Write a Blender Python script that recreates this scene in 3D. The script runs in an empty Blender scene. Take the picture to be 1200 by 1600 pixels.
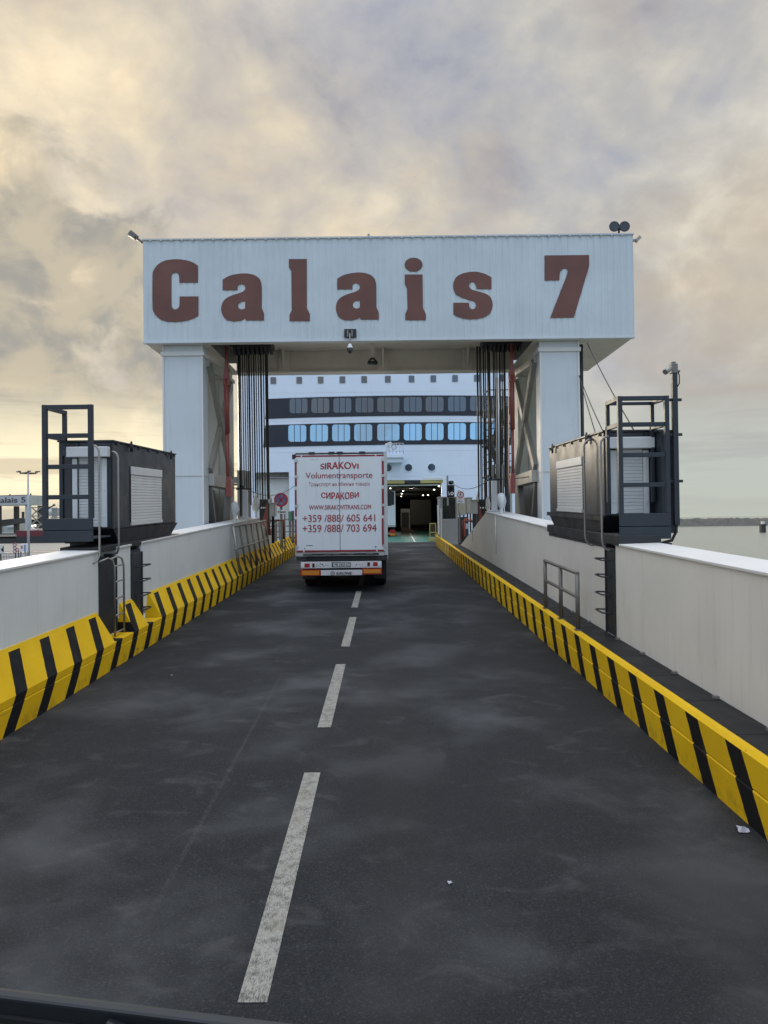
import bpy, math, random
from math import radians as R, sin, cos, pi
random.seed(7)
SC = bpy.context.scene
COL = SC.collection

# ------------------------------------------------------------------ camera, world, sun, exposure
F = 1110.0            # focal length in photo pixels (photo 1200 x 1600)
PITCH = R(0.67); ROLL = R(0.67); ZC = 2.54
SL = 0.0297           # slope of the ramp (rise per metre)
_s, _c = sin(ROLL), cos(ROLL)
UV = (0, -sin(PITCH), cos(PITCH))
cam = bpy.data.cameras.new("camera"); camo = bpy.data.objects.new("camera", cam); COL.objects.link(camo)
cam.sensor_fit = 'HORIZONTAL'; cam.sensor_width = 36; cam.lens = 36 * F / 1200
cam.clip_start = 0.05; cam.clip_end = 30000
from mathutils import Matrix, Vector
_r = Vector((_c, -_s * UV[1], -_s * UV[2])); _u = Vector((_s, _c * UV[1], _c * UV[2])); _b = -Vector((0, cos(PITCH), sin(PITCH)))
M4 = Matrix(((_r.x, _u.x, _b.x, 0), (_r.y, _u.y, _b.y, 0), (_r.z, _u.z, _b.z, ZC), (0, 0, 0, 1)))
camo.matrix_world = M4
SC.camera = camo
SC.view_settings.view_transform = 'Standard'; SC.view_settings.look = 'None'
SC.view_settings.exposure = 0.08; SC.view_settings.gamma = 1.0
SC.render.film_transparent = False
try:
    SC.cycles.max_bounces = 6; SC.cycles.caustics_reflective = False; SC.cycles.caustics_refractive = False
except Exception: pass

SUN_AZ, SUN_EL = -27.0, 9.0      # degrees; azimuth from +Y (ahead) towards +X (sea)
SUN_DIR = Vector((sin(R(SUN_AZ)) * cos(R(SUN_EL)), cos(R(SUN_AZ)) * cos(R(SUN_EL)), sin(R(SUN_EL))))

class NT:
    """tiny node-tree helper"""
    def __init__(s, tree): s.t = tree; s.n = tree.nodes; s.l = tree.links
    def new(s, typ, **kw):
        n = s.n.new(typ)
        for k, v in kw.items():
            if hasattr(n, k): setattr(n, k, v)
        return n
    def put(s, sock, v):
        if isinstance(v, bpy.types.NodeSocket): s.l.new(v, sock)
        elif v is not None: sock.default_value = v
    def math(s, op, a, b=None, c=None, clamp=False):
        n = s.n.new('ShaderNodeMath'); n.operation = op; n.use_clamp = clamp
        s.put(n.inputs[0], a); s.put(n.inputs[1], b)
        if c is not None: s.put(n.inputs[2], c)
        return n.outputs[0]
    def vmath(s, op, a, b=None, out=0):
        n = s.n.new('ShaderNodeVectorMath'); n.operation = op
        s.put(n.inputs[0], a)
        if b is not None:
            if op == 'SCALE': s.put(n.inputs['Scale'], b)
            else: s.put(n.inputs[1], b)
        return n.outputs[out]
    def noise(s, vec, scale, detail=4, rough=.55, dist=0.0):
        n = s.n.new('ShaderNodeTexNoise'); s.put(n.inputs['Vector'], vec)
        n.inputs['Scale'].default_value = scale; n.inputs['Detail'].default_value = detail
        n.inputs['Roughness'].default_value = rough; n.inputs['Distortion'].default_value = dist
        return n.outputs['Fac']
    def map(s, v, a, b, c=0.0, d=1.0, smooth=True):
        n = s.n.new('ShaderNodeMapRange'); n.interpolation_type = 'SMOOTHSTEP' if smooth else 'LINEAR'; n.clamp = True
        s.put(n.inputs['Value'], v)
        for k, x in (('From Min', a), ('From Max', b), ('To Min', c), ('To Max', d)): n.inputs[k].default_value = x
        return n.outputs['Result']
    def mix(s, f, a, b, blend='MIX'):
        n = s.n.new('ShaderNodeMix'); n.data_type = 'RGBA'; n.blend_type = blend
        s.put(n.inputs[0], f)
        s.put(n.inputs[6], a if isinstance(a, bpy.types.NodeSocket) else (*a, 1)[:4])
        s.put(n.inputs[7], b if isinstance(b, bpy.types.NodeSocket) else (*b, 1)[:4])
        return n.outputs[2]
    def ramp(s, f, stops):
        n = s.n.new('ShaderNodeValToRGB'); e = n.color_ramp.elements
        while len(e) > 1: e.remove(e[0])
        e[0].position = stops[0][0]; e[0].color = (*stops[0][1], 1)
        for p, c in stops[1:]:
            x = e.new(p); x.color = (*c, 1)
        s.put(n.inputs[0], f); return n.outputs[0]
    def sep(s, v):
        n = s.n.new('ShaderNodeSeparateXYZ'); s.put(n.inputs[0], v); return n.outputs
    def comb(s, x, y, z):
        n = s.n.new('ShaderNodeCombineXYZ')
        for i, v in enumerate((x, y, z)): s.put(n.inputs[i], v)
        return n.outputs[0]

def build_world():
    w = bpy.data.worlds.new("World"); SC.world = w; w.use_nodes = True
    t = NT(w.node_tree); t.n.clear()
    STR = 0.1
    sky = t.new('ShaderNodeTexSky', sky_type='NISHITA', sun_disc=False, sun_elevation=R(SUN_EL), sun_rotation=R(SUN_AZ))
    sky.air_density = 1.0; sky.dust_density = 1.5; sky.ozone_density = 1.5
    d = t.vmath('NORMALIZE', t.new('ShaderNodeTexCoord').outputs['Generated'])
    x, y, z = t.sep(d)
    P = t.comb(x, y, t.math('MULTIPLY', z, 1.35))
    big = t.noise(P, 2.6, 3, .5, .4)
    mid = t.noise(P, 6.0, 6, .56, .35)
    fine = t.noise(P, 15.0, 6, .58, .3)
    dens = t.math('ADD', t.math('MULTIPLY', big, .38), t.math('ADD', t.math('MULTIPLY', mid, .42), t.math('MULTIPLY', fine, .20)))
    cloud = t.ramp(t.map(dens, .39, .61, smooth=False), [(0.0, (.70, .655, .56)), (.28, (.58, .555, .50)), (.52, (.49, .48, .465)), (.75, (.425, .425, .445)), (1.0, (.34, .35, .40))])
    tint = t.noise(t.vmath('ADD', P, (7.3, 2.1, 0.0)), 4.2, 4, .55, .4)
    cloud = t.mix(t.map(tint, .5, .68, 0, .8), cloud, t.mix(1.0, cloud, (1.09, 1.0, .90), 'MULTIPLY'))
    cloud = t.mix(t.map(tint, .5, .34, 0, .8), cloud, t.mix(1.0, cloud, (.94, .97, 1.05), 'MULTIPLY'))
    # warmth round the hidden sun
    sd = t.vmath('DOT_PRODUCT', d, tuple(SUN_DIR), out=1)
    warm = t.map(sd, .78, .985)
    cloud = t.mix(warm, cloud, t.mix(1.0, cloud, (1.46, 1.30, 1.04), 'MULTIPLY'))
    # a heaped bank of darker cloud over the land side
    D0 = Vector((-.45, .86, .255)).normalized()
    puff = t.noise(t.vmath('ADD', P, (1.7, .6, .2)), 8.5, 8, .56, .25)
    bd = t.math('ADD', t.vmath('DOT_PRODUCT', d, tuple(D0), out=1), t.math('MULTIPLY', t.math('SUBTRACT', puff, .5), .115))
    bank = t.map(bd, .968, .988)
    bcol = t.mix(t.map(t.noise(P, 11.0, 5, .55, .3), .40, .62), (.55, .485, .37), (.34, .335, .31))
    cloud = t.mix(t.math('MULTIPLY', bank, .92), cloud, bcol)
    # tan cloud over the sea side
    D1 = Vector((.50, .80, .27)).normalized()
    td = t.math('ADD', t.vmath('DOT_PRODUCT', d, tuple(D1), out=1), t.math('MULTIPLY', t.math('SUBTRACT', mid, .5), .10))
    cloud = t.mix(t.math('MULTIPLY', t.map(td, .968, .992), .55), cloud, (.49, .425, .34))
    # low bright strip at the horizon with thin level streaks
    H = t.comb(t.math('MULTIPLY', x, 2.0), t.math('MULTIPLY', y, 2.0), t.math('MULTIPLY', z, 26.0))
    st = t.noise(H, 1.3, 6, .6, .2)
    hcol = t.mix(t.map(sd, .80, .985), (.50, .535, .485), (1.08, .96, .66))
    hcol = t.mix(t.math('MULTIPLY', t.map(st, .47, .60), .65), hcol, t.mix(t.map(sd, .8, .99), (.42, .425, .42), (.60, .50, .36)))
    low = t.map(z, .06, .22, 1.0, 0.0)
    low = t.math('MULTIPLY', low, t.map(t.math('ADD', st, t.math('MULTIPLY', low, .35)), .40, .66))
    cloud = t.mix(low, cloud, hcol)
    haze = t.map(z, -.01, .06, .8, 0.0)
    cloud = t.mix(haze, cloud, t.mix(t.map(sd, .8, 1.0), (.49, .52, .45), (.52, .48, .41)))
    # gaps of clear sky, wider behind the viewer
    back = t.map(y, .35, -.5)
    gap = t.map(t.math('SUBTRACT', t.math('ADD', mid, t.math('MULTIPLY', back, .17)), t.math('MULTIPLY', dens, .15)), .52, .66)
    gap = t.math('MULTIPLY', gap, t.math('ADD', .18, t.math('MULTIPLY', back, .52)))
    clear = t.vmath('ADD', t.vmath('SCALE', sky.outputs[0], t.map(y, -.4, .5, 1.0, .35)), (2.2, 2.9, 3.9))
    total = t.mix(gap, t.vmath('SCALE', cloud, 1.0 / STR), clear)
    # overcast skies are brightest overhead; the sky behind the viewer is brighter and bluer
    zen = t.map(z, .56, .95, 1.0, 3.5)
    bk = t.mix(t.map(y, .2, -.5), (1, 1, 1), (1.22, 1.36, 1.56))
    total = t.mix(1.0, t.vmath('SCALE', total, zen), bk, 'MULTIPLY')
    bg = t.new('ShaderNodeBackground'); t.put(bg.inputs[0], total); bg.inputs[1].default_value = STR
    out = t.new('ShaderNodeOutputWorld'); t.l.new(bg.outputs[0], out.inputs[0])
build_world()
sl = bpy.data.lights.new("sun", 'SUN'); sl.energy = 1.0; sl.angle = R(12); sl.color = (1.0, .86, .66)
so = bpy.data.objects.new("sun", sl); COL.objects.link(so)
so.rotation_euler = (-SUN_DIR).to_track_quat('-Z', 'Y').to_euler()

# ------------------------------------------------------------------ photo pixel -> world helpers (layout measured off the photo)
def ray(px, py):
    u = (px - 600) / F; v = (800 - py) / F
    a = u * _c + v * _s; b = -u * _s + v * _c
    return a, cos(PITCH) - b * sin(PITCH), sin(PITCH) + b * cos(PITCH)
def at(px, py, Y):
    a, f, b = ray(px, py); t = Y / f
    return Vector((a * t, Y, ZC + b * t))
def at_x(px, py, X):
    a, f, b = ray(px, py); t = X / a
    return Vector((X, f * t, ZC + b * t))

# ------------------------------------------------------------------ mesh helpers
WL = {}
class MB:
    def __init__(s): s.v = []; s.f = []; s.sm = []
    def add(s, vs, fs, smooth=False):
        o = len(s.v); s.v += [tuple(p) for p in vs]
        for f in fs: s.f.append([i + o for i in f]); s.sm.append(smooth)
        return s
    def box(s, x0, x1, y0, y1, z0, z1):
        vs = [(x, y, z) for z in (z0, z1) for (x, y) in ((x0, y0), (x1, y0), (x1, y1), (x0, y1))]
        return s.add(vs, [(3, 2, 1, 0), (4, 5, 6, 7), (0, 1, 5, 4), (1, 2, 6, 5), (2, 3, 7, 6), (3, 0, 4, 7)])
    def prism(s, pts, off):
        """pts: planar polygon (counter-clockwise seen against off); off: extrusion vector"""
        n = len(pts); off = Vector(off); a = [Vector(p) for p in pts]; b = [p + off for p in a]
        nrm = Vector((0, 0, 0))
        for i in range(n): nrm += a[i].cross(a[(i + 1) % n])
        fs = [list(range(n))[::-1], list(range(n, 2 * n))] + [(i, (i + 1) % n, n + (i + 1) % n, n + i) for i in range(n)]
        if nrm.dot(off) < 0: fs = [list(f)[::-1] for f in fs]
        return s.add(a + b, fs)
    def bar(s, p, q, w, h=None, up=(0, 0, 1)):
        h = w if h is None else h
        p = Vector(p); q = Vector(q); d = (q - p).normalized(); up = Vector(up)
        if abs(d.dot(up)) > .98: up = Vector((0, 1, 0))
        a = d.cross(up).normalized() * w / 2; b = a.cross(d).normalized() * h / 2
        return s.add([p - a - b, p + a - b, p + a + b, p - a + b, q - a - b, q + a - b, q + a + b, q - a + b],
                     [(3, 2, 1, 0), (4, 5, 6, 7), (0, 1, 5, 4), (1, 2, 6, 5), (2, 3, 7, 6), (3, 0, 4, 7)])
    def tube(s, path, r, n=8, close=True):
        path = [Vector(p) for p in path]; rings = []
        rs = r if isinstance(r, (list, tuple)) else [r] * len(path)
        up0 = None
        for i, p in enumerate(path):
            d = ((path[min(i + 1, len(path) - 1)] - path[max(i - 1, 0)])).normalized()
            if up0 is None:
                up0 = Vector((0, 0, 1)) if abs(d.z) < .9 else Vector((1, 0, 0))
            a = d.cross(up0)
            if a.length < 1e-4: a = d.cross(Vector((0, 1, 0)))
            a.normalize(); b = a.cross(d).normalized(); up0 = b
            rings.append([p + a * rs[i] * cos(2 * pi * k / n) + b * rs[i] * sin(2 * pi * k / n) for k in range(n)])
        vs = [q for rg in rings for q in rg]; o = len(s.v)
        fs = []
        for i in range(len(path) - 1):
            for k in range(n):
                k2 = (k + 1) % n
                fs.append((i * n + k2, i * n + k, (i + 1) * n + k, (i + 1) * n + k2))
        s.add(vs, fs, True)
        if close:
            m = (len(path) - 1) * n
            s.f.append([o + k for k in range(n)]); s.sm.append(False)
            s.f.append([o + m + k for k in range(n)][::-1]); s.sm.append(False)
        return s
    def cyl(s, c, axis, r, L, n=16):
        c = Vector(c); a = Vector(axis).normalized() * L / 2
        return s.tube([c - a, c + a], r, n)
    def lathe(s, c, prof, n=16):
        """prof: list of (radius, z)"""
        c = Vector(c); vs = []; fs = []
        for r, z in prof: vs += [c + Vector((r * cos(2 * pi * k / n), r * sin(2 * pi * k / n), z)) for k in range(n)]
        for i in range(len(prof) - 1):
            for k in range(n):
                k2 = (k + 1) % n; fs.append((i * n + k, i * n + k2, (i + 1) * n + k2, (i + 1) * n + k))
        return s.add(vs, fs, True)
    def build(s, name, mat, parent=None, ramp=False, bevel=0.0, loc=None, xf=None):
        vs = [Vector(p) for p in s.v]
        if xf: vs = [xf(p) for p in vs]
        if ramp: vs = [Vector((p.x, p.y, p.z + SL * p.y)) for p in vs]
        if parent is not None: o0 = WL[parent.name]
        elif loc is not None:
            o0 = Vector(loc)
        else:
            xs = [p.x for p in vs]; ys = [p.y for p in vs]; zs = [p.z for p in vs]
            o0 = Vector(((min(xs) + max(xs)) / 2, (min(ys) + max(ys)) / 2, min(zs)))
        me = bpy.data.meshes.new(name)
        me.from_pydata([tuple(p - o0) for p in vs], [], s.f); me.validate()
        if len(me.polygons) == len(s.sm): me.polygons.foreach_set('use_smooth', s.sm)
        me.materials.append(mat)
        o = bpy.data.objects.new(name, me); COL.objects.link(o)
        if parent is not None: o.parent = parent
        else: o.location = o0
        WL[o.name] = o0
        if bevel:
            b = o.modifiers.new("bevel", 'BEVEL'); b.width = bevel; b.segments = 2; b.limit_method = 'ANGLE'; b.angle_limit = R(40); b.harden_normals = False
        return o

def tag(o, label=None, cat=None, group=None, kind=None):
    for k, v in (('label', label), ('category', cat), ('group', group), ('kind', kind)):
        if v: o[k] = v
    return o
def thing(name, loc, label, cat, group=None, ramp=False):
    o = bpy.data.objects.new(name, None); COL.objects.link(o); o.empty_display_size = .2
    loc = Vector(loc)
    if ramp: loc = loc + Vector((0, 0, SL * loc.y))
    o.location = loc; WL[o.name] = loc
    return tag(o, label, cat, group)
def copy_tree(o, loc, label=None, parent=None):
    c = o.copy(); COL.objects.link(c)
    if parent is None:
        c.location = loc; WL[c.name] = Vector(loc)
        if label: c['label'] = label
    else:
        c.parent = parent; WL[c.name] = WL[parent.name]
    for ch in o.children: copy_tree(ch, None, None, c)
    return c

# ------------------------------------------------------------------ materials
MATS = {}
def material(name, col, rough=.5, metal=0.0, dirt=0.0, dirt_col=(.12, .10, .08), streak=False, speck=0.0, bump=0.0, bscale=60, var=.06, spec=.5, dscale=1.6):
    m = bpy.data.materials.new(name); m.use_nodes = True; t = NT(m.node_tree)
    b = t.n['Principled BSDF']
    co = t.new('ShaderNodeTexCoord').outputs['Object']
    c = t.mix(t.map(t.noise(co, .9, 5, .6), .3, .7, 0, 1), tuple(x * (1 - var) for x in col), tuple(min(1, x * (1 + var)) for x in col))
    if dirt:
        v = t.vmath('MULTIPLY', co, (7.0, 7.0, .45)) if streak else co
        f = t.map(t.noise(v, dscale, 8, .65), .50, .78)
        c = t.mix(t.math('MULTIPLY', f, dirt), c, dirt_col)
    if speck:
        f = t.map(t.noise(co, 9, 4, .6), .70, .73)
        c = t.mix(t.math('MULTIPLY', f, speck), c, dirt_col)
    t.put(b.inputs['Base Color'], c)
    b.inputs['Metallic'].default_value = metal
    t.put(b.inputs['Roughness'], t.map(t.noise(co, 3.0, 4, .6), .25, .75, max(.03, rough - .08), min(1, rough + .10)))
    b.inputs['Specular IOR Level'].default_value = spec
    if bump:
        bn = t.new('ShaderNodeBump'); bn.inputs['Strength'].default_value = bump; bn.inputs['Distance'].default_value = .01
        t.put(bn.inputs['Height'], t.noise(co, bscale, 4, .6)); t.put(b.inputs['Normal'], bn.outputs[0])
    MATS[name] = m
    return m
def emissive(name, col, s):
    m = bpy.data.materials.new(name); m.use_nodes = True; b = m.node_tree.nodes['Principled BSDF']
    b.inputs['Base Color'].default_value = (*col, 1); b.inputs['Emission Color'].default_value = (*col, 1); b.inputs['Emission Strength'].default_value = s
    return m

M = {}
M['clad'] = material('gantry_cladding_paint', (.56, .625, .665), .45, dirt=.26, dirt_col=(.33, .29, .24), streak=True, var=.05)
M['steel_white'] = material('white_steel_paint', (.60, .64, .67), .42, dirt=.20, dirt_col=(.33, .27, .2), streak=True, var=.03)
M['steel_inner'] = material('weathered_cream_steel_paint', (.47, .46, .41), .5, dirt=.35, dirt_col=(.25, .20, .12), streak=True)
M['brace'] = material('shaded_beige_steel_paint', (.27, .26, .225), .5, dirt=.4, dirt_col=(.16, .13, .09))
M['under'] = material('gantry_underside_paint', (.66, .62, .55), .55, dirt=.25, dirt_col=(.2, .17, .12))
M['letter'] = material('brown_letter_paint', (.145, .055, .042), .5, dirt=.4, dirt_col=(.09, .045, .035), var=.14)
M['wall_land'] = material('grey_white_wall_paint', (.74, .77, .76), .5, dirt=.22, dirt_col=(.30, .29, .26), streak=True, speck=.3, var=.045)
M['wall_sea'] = material('warm_grey_wall_paint', (.78, .755, .70), .5, dirt=.22, dirt_col=(.34, .28, .22), streak=True, speck=.35, var=.045)
M['cap'] = material('wall_cap_paint', (.70, .70, .69), .62, dirt=.2, dirt_col=(.4, .36, .3), var=.03)
M['anthracite'] = material('anthracite_steel_paint', (.030, .034, .040), .42, dirt=.10, dirt_col=(.08, .075, .07), streak=True)
M['walk'] = material('dark_walkway_sheet', (.017, .018, .020), .6, dirt=.3, dirt_col=(.04, .04, .04), bump=.3, bscale=90, spec=.25)
M['black'] = material('black_steel_paint', (.018, .020, .024), .5, dirt=.15, dirt_col=(.06, .05, .04))
M['navy'] = material('dark_blue_grey_steel_paint', (.018, .025, .036), .42, dirt=.12, dirt_col=(.09, .08, .07))
M['galv'] = material('galvanised_steel', (.34, .33, .31), .45, .7, dirt=.4, dirt_col=(.2, .13, .08))
M['dullgalv'] = material('dull_galvanised_steel', (.20, .19, .175), .5, .5, dirt=.4, dirt_col=(.12, .08, .05))
M['shutter'] = material('white_shutter_slats', (.66, .67, .67), .4, dirt=.12, dirt_col=(.4, .37, .33), var=.02)
M['red'] = material('red_oxide_paint', (.24, .055, .045), .42, dirt=.25, dirt_col=(.12, .04, .03))
M['rubber'] = material('black_rubber', (.015, .015, .016), .7)
M['rope'] = material('greased_steel_cable', (.014, .015, .018), .45)
M['trailer'] = material('trailer_light_grey_panel', (.70, .72, .74), .38, dirt=.18, dirt_col=(.33, .31, .28), streak=True, var=.02)
M['trailer_side'] = material('trailer_curtain_fabric', (.55, .55, .54), .55, dirt=.3, dirt_col=(.25, .23, .2), streak=True)
M['alu'] = material('brushed_aluminium', (.50, .50, .50), .35, .8, dirt=.2, dirt_col=(.2, .18, .16))
M['tape'] = material('red_reflective_tape', (.22, .012, .022), .35)
M['tapewhite'] = material('white_reflective_tape', (.62, .60, .60), .35)
M['signred'] = material('sign_red', (.42, .03, .035), .4)
M['textred'] = material('red_vinyl_lettering', (.40, .022, .03), .4)
M['textmaroon'] = material('maroon_vinyl_lettering', (.34, .03, .045), .4)
M['textblack'] = material('black_vinyl_lettering', (.015, .017, .02), .4)
M['reflector'] = material('amber_reflector', (.55, .20, .015), .3)
M['reflector_rim'] = material('red_reflector_rim', (.33, .02, .012), .35)
M['lamp_red'] = material('red_lamp_lens', (.33, .012, .025), .2)
M['lamp_dark'] = material('dark_red_lamp_lens', (.07, .008, .012), .2)
M['white'] = material('clean_white_plastic', (.72, .73, .74), .4)
M['plate'] = material('number_plate', (.62, .63, .60), .4)
M['platebox'] = material('dark_teal_plate_holder', (.02, .06, .07), .4)
M['hull'] = material('ship_white_paint', (.72, .80, .93), .4, dirt=.08, dirt_col=(.45, .42, .38), streak=True, var=.02, dscale=.8)
M['band'] = material('ship_navy_paint', (.012, .016, .030), .35)
M['hull_grey'] = material('ship_recess_paint', (.60, .63, .62), .5, dirt=.3, dirt_col=(.2, .2, .17), streak=True)
M['deck_green'] = material('green_deck_paint', (.03, .16, .12), .45, dirt=.35, dirt_col=(.03, .06, .05))
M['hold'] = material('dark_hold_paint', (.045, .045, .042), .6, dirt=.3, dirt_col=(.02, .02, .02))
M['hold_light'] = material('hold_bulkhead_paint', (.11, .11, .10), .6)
M['yellow'] = material('plain_yellow_paint', (.55, .40, .03), .5, dirt=.25, dirt_col=(.2, .13, .04))
M['yellow_dull'] = material('dull_yellow_paint', (.42, .36, .12), .5, dirt=.3, dirt_col=(.2, .15, .05))
M['stainless'] = material('stainless_panel', (.36, .36, .36), .35, .7, dirt=.2, dirt_col=(.2, .2, .2))
M['dark_glass'] = material('dark_glass', (.02, .024, .026), .08, spec=.8)
M['box_beige'] = material('beige_grey_cabinet_paint', (.36, .34, .29), .5, dirt=.3, dirt_col=(.2, .16, .1), streak=True)
M['box_grey'] = material('pale_grey_cabinet_paint', (.45, .47, .46), .45, dirt=.2, dirt_col=(.25, .22, .2))
M['bag'] = material('white_plastic_wrap', (.70, .71, .72), .35, bump=.6, bscale=9)
M['rust'] = material('rusty_brown_steel', (.13, .075, .05), .65, dirt=.4, dirt_col=(.06, .035, .025))
M['brass_grey'] = material('grey_brown_steel', (.17, .16, .14), .5, .3)
M['blue'] = material('sign_blue', (.05, .16, .42), .4)
M['paper'] = material('white_paper', (.42, .43, .5), .7)
M['far_grey'] = material('far_steel_paint', (.42, .44, .47), .55)
M['far_grey_side'] = material('far_pale_green_panel', (.40, .44, .42), .55)
M['far_dark'] = material('far_dark_steel', (.07, .065, .065), .6)
M['far_rail'] = material('far_rail_steel', (.30, .30, .29), .6)
M['far_letter'] = material('far_brown_lettering', (.07, .06, .075), .6)
M['far_red'] = material('far_dark_red_paint', (.14, .025, .035), .6, dirt=.4, dirt_col=(.06, .03, .03))
M['far_black'] = material('far_black_fender_timber', (.035, .037, .042), .7)
M['far_white'] = material('far_white_paint', (.62, .62, .60), .5)
M['far_green'] = material('far_grey_green_shed', (.16, .2, .17), .7)
M['rock'] = material('breakwater_rock', (.105, .10, .09), .9, dirt=.7, dirt_col=(.06, .06, .05), bump=1.0, bscale=1.5, var=.25, dscale=.12)
M['concrete'] = material('quay_concrete', (.23, .23, .22), .85, dirt=.4, dirt_col=(.15, .15, .14), var=.1)
M['lamp'] = emissive('hold_lamp_glow', (1.0, .93, .78), 5.0)

def glass(name, col, rough, metal):
    m = bpy.data.materials.new(name); m.use_nodes = True; t = NT(m.node_tree); b = t.n['Principled BSDF']
    b.inputs['Base Color'].default_value = (*col, 1); b.inputs['Roughness'].default_value = rough; b.inputs['Metallic'].default_value = metal
    co = t.new('ShaderNodeTexCoord').outputs['Object']
    bn = t.new('ShaderNodeBump'); bn.inputs['Strength'].default_value = .12; bn.inputs['Distance'].default_value = .05
    t.put(bn.inputs['Height'], t.noise(co, .8, 2)); t.put(b.inputs['Normal'], bn.outputs[0])
    return m
M['win_bright'] = glass('blue_reflection_ship_glass', (.34, .50, .66), .06, .95)  # blue sky reflection of the lower windows put into the tint
M['win_dim'] = glass('dim_ship_glass', (.14, .15, .17), .08, .7)  # darker reflection of the upper window band put into the tint
M['port'] = glass('porthole_glass', (.05, .07, .11), .08, .4)

def stripes(name, period, black, slant, htop, phase, worn=.25):
    """hazard paint: black bands round a yellow kerb; band position runs along the kerb (Y) and leans with height above the ramp"""
    m = bpy.data.materials.new(name); m.use_nodes = True; t = NT(m.node_tree); b = t.n['Principled BSDF']
    pos = t.new('ShaderNodeNewGeometry').outputs['Position']
    x, y, z = t.sep(pos)
    h = t.math('SUBTRACT', z, t.math('MULTIPLY', y, SL))
    q = t.math('SUBTRACT', y, t.math('MULTIPLY', h, slant))
    q = t.math('ADD', q, t.math('MULTIPLY', t.math('SUBTRACT', t.noise(pos, 9, 3), .5), .018))
    fr = t.math('FRACT', t.math('DIVIDE', t.math('ADD', q, 100 + phase), period))
    blk = t.math('LESS_THAN', fr, black / period)
    blk = t.math('MULTIPLY', blk, t.math('LESS_THAN', h, htop))
    n = t.map(t.noise(pos, 1.4, 5, .6), .3, .7)
    yel = t.mix(n, (.74, .45, .008), (.82, .52, .012))
    yel = t.mix(t.math('MULTIPLY', t.map(t.noise(t.vmath('MULTIPLY', pos, (3, 3, 3)), 2.4, 8, .7), .55, .8), worn), yel, (.22, .15, .05))
    # scuffs of tyre rubber and grime close to the road
    low = t.map(h, .02, .22, 1.0, 0.0)
    yel = t.mix(t.math('MULTIPLY', t.math('MULTIPLY', low, t.map(t.noise(pos, 5, 6, .7), .45, .7)), .55), yel, (.10, .075, .03))
    rub = t.noise(t.vmath('MULTIPLY', pos, (2.0, .55, 9.0)), 2.2, 7, .65)
    rubm = t.math('MULTIPLY', t.map(rub, .60, .72), t.map(h, .12, .40, .75, .12))
    yel = t.mix(rubm, yel, (.09, .075, .05))
    chipm = t.math('MULTIPLY', t.map(t.noise(pos, 22, 6, .7), .69, .72), .8)
    yel = t.mix(chipm, yel, (.13, .09, .06))
    bk = t.mix(t.map(t.noise(pos, 6, 7, .7), .55, .75), (.010, .010, .011), (.035, .032, .03))
    t.put(b.inputs['Base Color'], t.mix(blk, yel, bk))
    t.put(b.inputs['Roughness'], t.map(t.noise(pos, 4, 4), .3, .7, .5, .7)); b.inputs['Specular IOR Level'].default_value = .2
    bn = t.new('ShaderNodeBump'); bn.inputs['Strength'].default_value = .15; bn.inputs['Distance'].default_value = .01
    t.put(bn.inputs['Height'], t.noise(pos, 40, 5)); t.put(b.inputs['Normal'], bn.outputs[0])
    return m
M['hazard_sea'] = stripes('hazard_stripe_paint_sea_side', .775, .27, .72, .532, .17)
M['hazard_land'] = stripes('hazard_stripe_paint_land_side', .75, .26, .78, .80, .30)

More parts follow.
